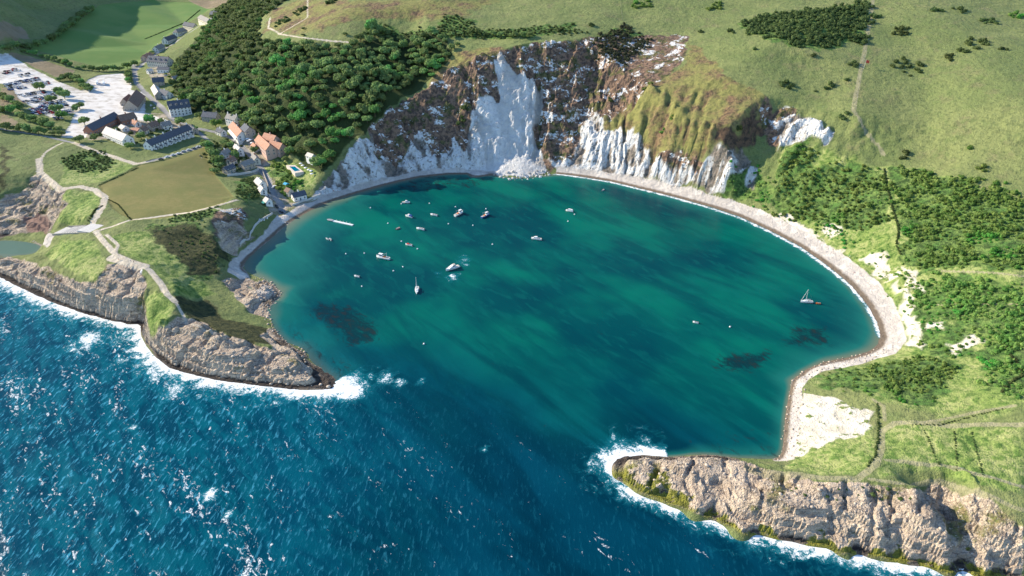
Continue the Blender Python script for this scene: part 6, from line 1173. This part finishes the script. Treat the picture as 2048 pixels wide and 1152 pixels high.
def person_mesh(pose):
    J = {'stand': [(0, 0, .95), (0, 0, 1.2), (0, 0, 1.42), (0, .01, 1.52), (0, .02, 1.66), (-.1, 0, .90), (-.11, .02, .5), (-.12, 0, .06), (-.12, .14, .04), (.1, 0, .90), (.12, -.05, .5), (.13, -.12, .06), (.13, .03, .04), (-.2, 0, 1.4), (-.26, 0, 1.13), (-.27, .08, .88), (.2, 0, 1.4), (.26, -.02, 1.13), (.27, .08, .90)],
         'lie': [(0, 0, .14), (0, .25, .16), (0, .47, .17), (0, .57, .18), (0, .72, .17), (-.1, -.05, .12), (-.12, -.45, .14), (-.12, -.88, .08), (-.12, -.92, .2), (.1, -.05, .12), (.12, -.42, .34), (.13, -.75, .08), (.13, -.72, .2), (-.2, .45, .15), (-.36, .25, .1), (-.4, .02, .1), (.2, .45, .15), (.36, .25, .1), (.4, .02, .1)]}[pose]
    E = [(0, 1), (1, 2), (2, 3), (3, 4), (0, 5), (5, 6), (6, 7), (7, 8), (0, 9), (9, 10), (10, 11), (11, 12), (2, 13), (13, 14), (14, 15), (2, 16), (16, 17), (17, 18)]
    rad = [.15, .14, .15, .06, .11, .10, .07, .05, .04, .10, .07, .05, .04, .07, .05, .04, .07, .05, .04]
    me = bpy.data.meshes.new('p'); me.from_pydata(J, E, []); o = bpy.data.objects.new('p', me); COL.objects.link(o)
    o.modifiers.new('s', 'SKIN')
    for i, r in enumerate(rad): me.skin_vertices[0].data[i].radius = (r, r * .85)
    me.skin_vertices[0].data[0].use_root = True
    o.modifiers.new('d', 'SUBSURF').levels = 1
    dg = bpy.context.evaluated_depsgraph_get(); m2 = bpy.data.meshes.new_from_object(o.evaluated_get(dg)); bpy.data.objects.remove(o)
    m2.materials.clear(); m2.materials.append(M['skin']); m2.materials.append(M['darkblue']); m2.materials.append(M['red'])
    for p in m2.polygons:
        c = p.center
        a = c.z if pose == 'stand' else c.y + .95
        p.material_index = 0 if (a > 1.5 or abs(c.x) > .22 or a < .45) else (1 if a < 1.0 else 2)
    return m2
PME = [person_mesh('stand'), person_mesh('lie')]
CLO = [M['white'], M['red'], M['darkblue'], M['black'], M['teal'], M['grey'], M['orange'], M['canvas']]
CLN = ['white', 'red', 'dark blue', 'black', 'green', 'grey', 'orange', 'cream']
rsP = np.random.RandomState(8)
PEOPLE = [(640, 392, 'on the left beach below the cafe'), (650, 390, 'on the left beach below the cafe'), (656, 393, 'on the left beach below the cafe'), (668, 385, 'on the shaded beach under the chalk'), (676, 384, 'on the shaded beach under the chalk'), (690, 378, 'on the shaded beach under the chalk'), (520, 468, 'on the lower left beach'), (508, 486, 'on the lower left beach'), (496, 500, 'on the lower left beach'), (545, 447, 'on the lower left beach'), (1195, 346, 'on the sunlit beach under the chalk'), (1212, 349, 'on the sunlit beach under the chalk'), (1404, 387, 'on the middle of the long sunlit beach'), (1500, 424, 'on the middle of the long sunlit beach'), (1666, 503, 'on the right part of the long beach'), (1699, 515, 'on the right part of the long beach'), (1709, 545, 'on the right part of the long beach'), (1722, 553, 'on the right part of the long beach'), (1748, 577, 'at the right end of the long beach'), (1780, 640, 'at the right end of the long beach'), (238, 520, 'on the pale path of the left headland'), (262, 524, 'on the pale path of the left headland'), (268, 526, 'on the pale path of the left headland'), (400, 313, 'on the sports lawn'), (404, 318, 'on the sports lawn'), (560, 417, 'at the head of the slipway'), (572, 410, 'at the head of the slipway'), (566, 400, 'at the head of the slipway'), (545, 358, 'on the lane to the slipway'), (512, 322, 'on the lane to the slipway'), (470, 276, 'on the village street by the pub'), (480, 288, 'on the village street by the pub'), (200, 234, 'in the open yard by the long shop'), (215, 238, 'in the open yard by the long shop'), (190, 242, 'in the open yard by the long shop')]
seen = {}
for px, py, where in PEOPLE:
    x, y = hit(px, py); pose = 1 if ('beach' in where and rsP.rand() < .35) else 0; c = int(rsP.randint(8)); c2 = int(rsP.randint(8))
    while (where, c, pose) in seen: c = (c + 1) % 8
    seen[(where, c, pose)] = 1
    o = bpy.data.objects.new('person', PME[pose]); link(o); o.location = (x, y, ground_z(x, y) + .02); o.rotation_euler = (0, 0, rsP.rand() * 6.28)
    for s, m in ((1, CLO[c2]), (2, CLO[c])): o.material_slots[s].link = 'OBJECT'; o.material_slots[s].material = m
    tag(o, 'person in a %s top %s %s' % (CLN[c], 'lying' if pose else 'standing', where), 'person')
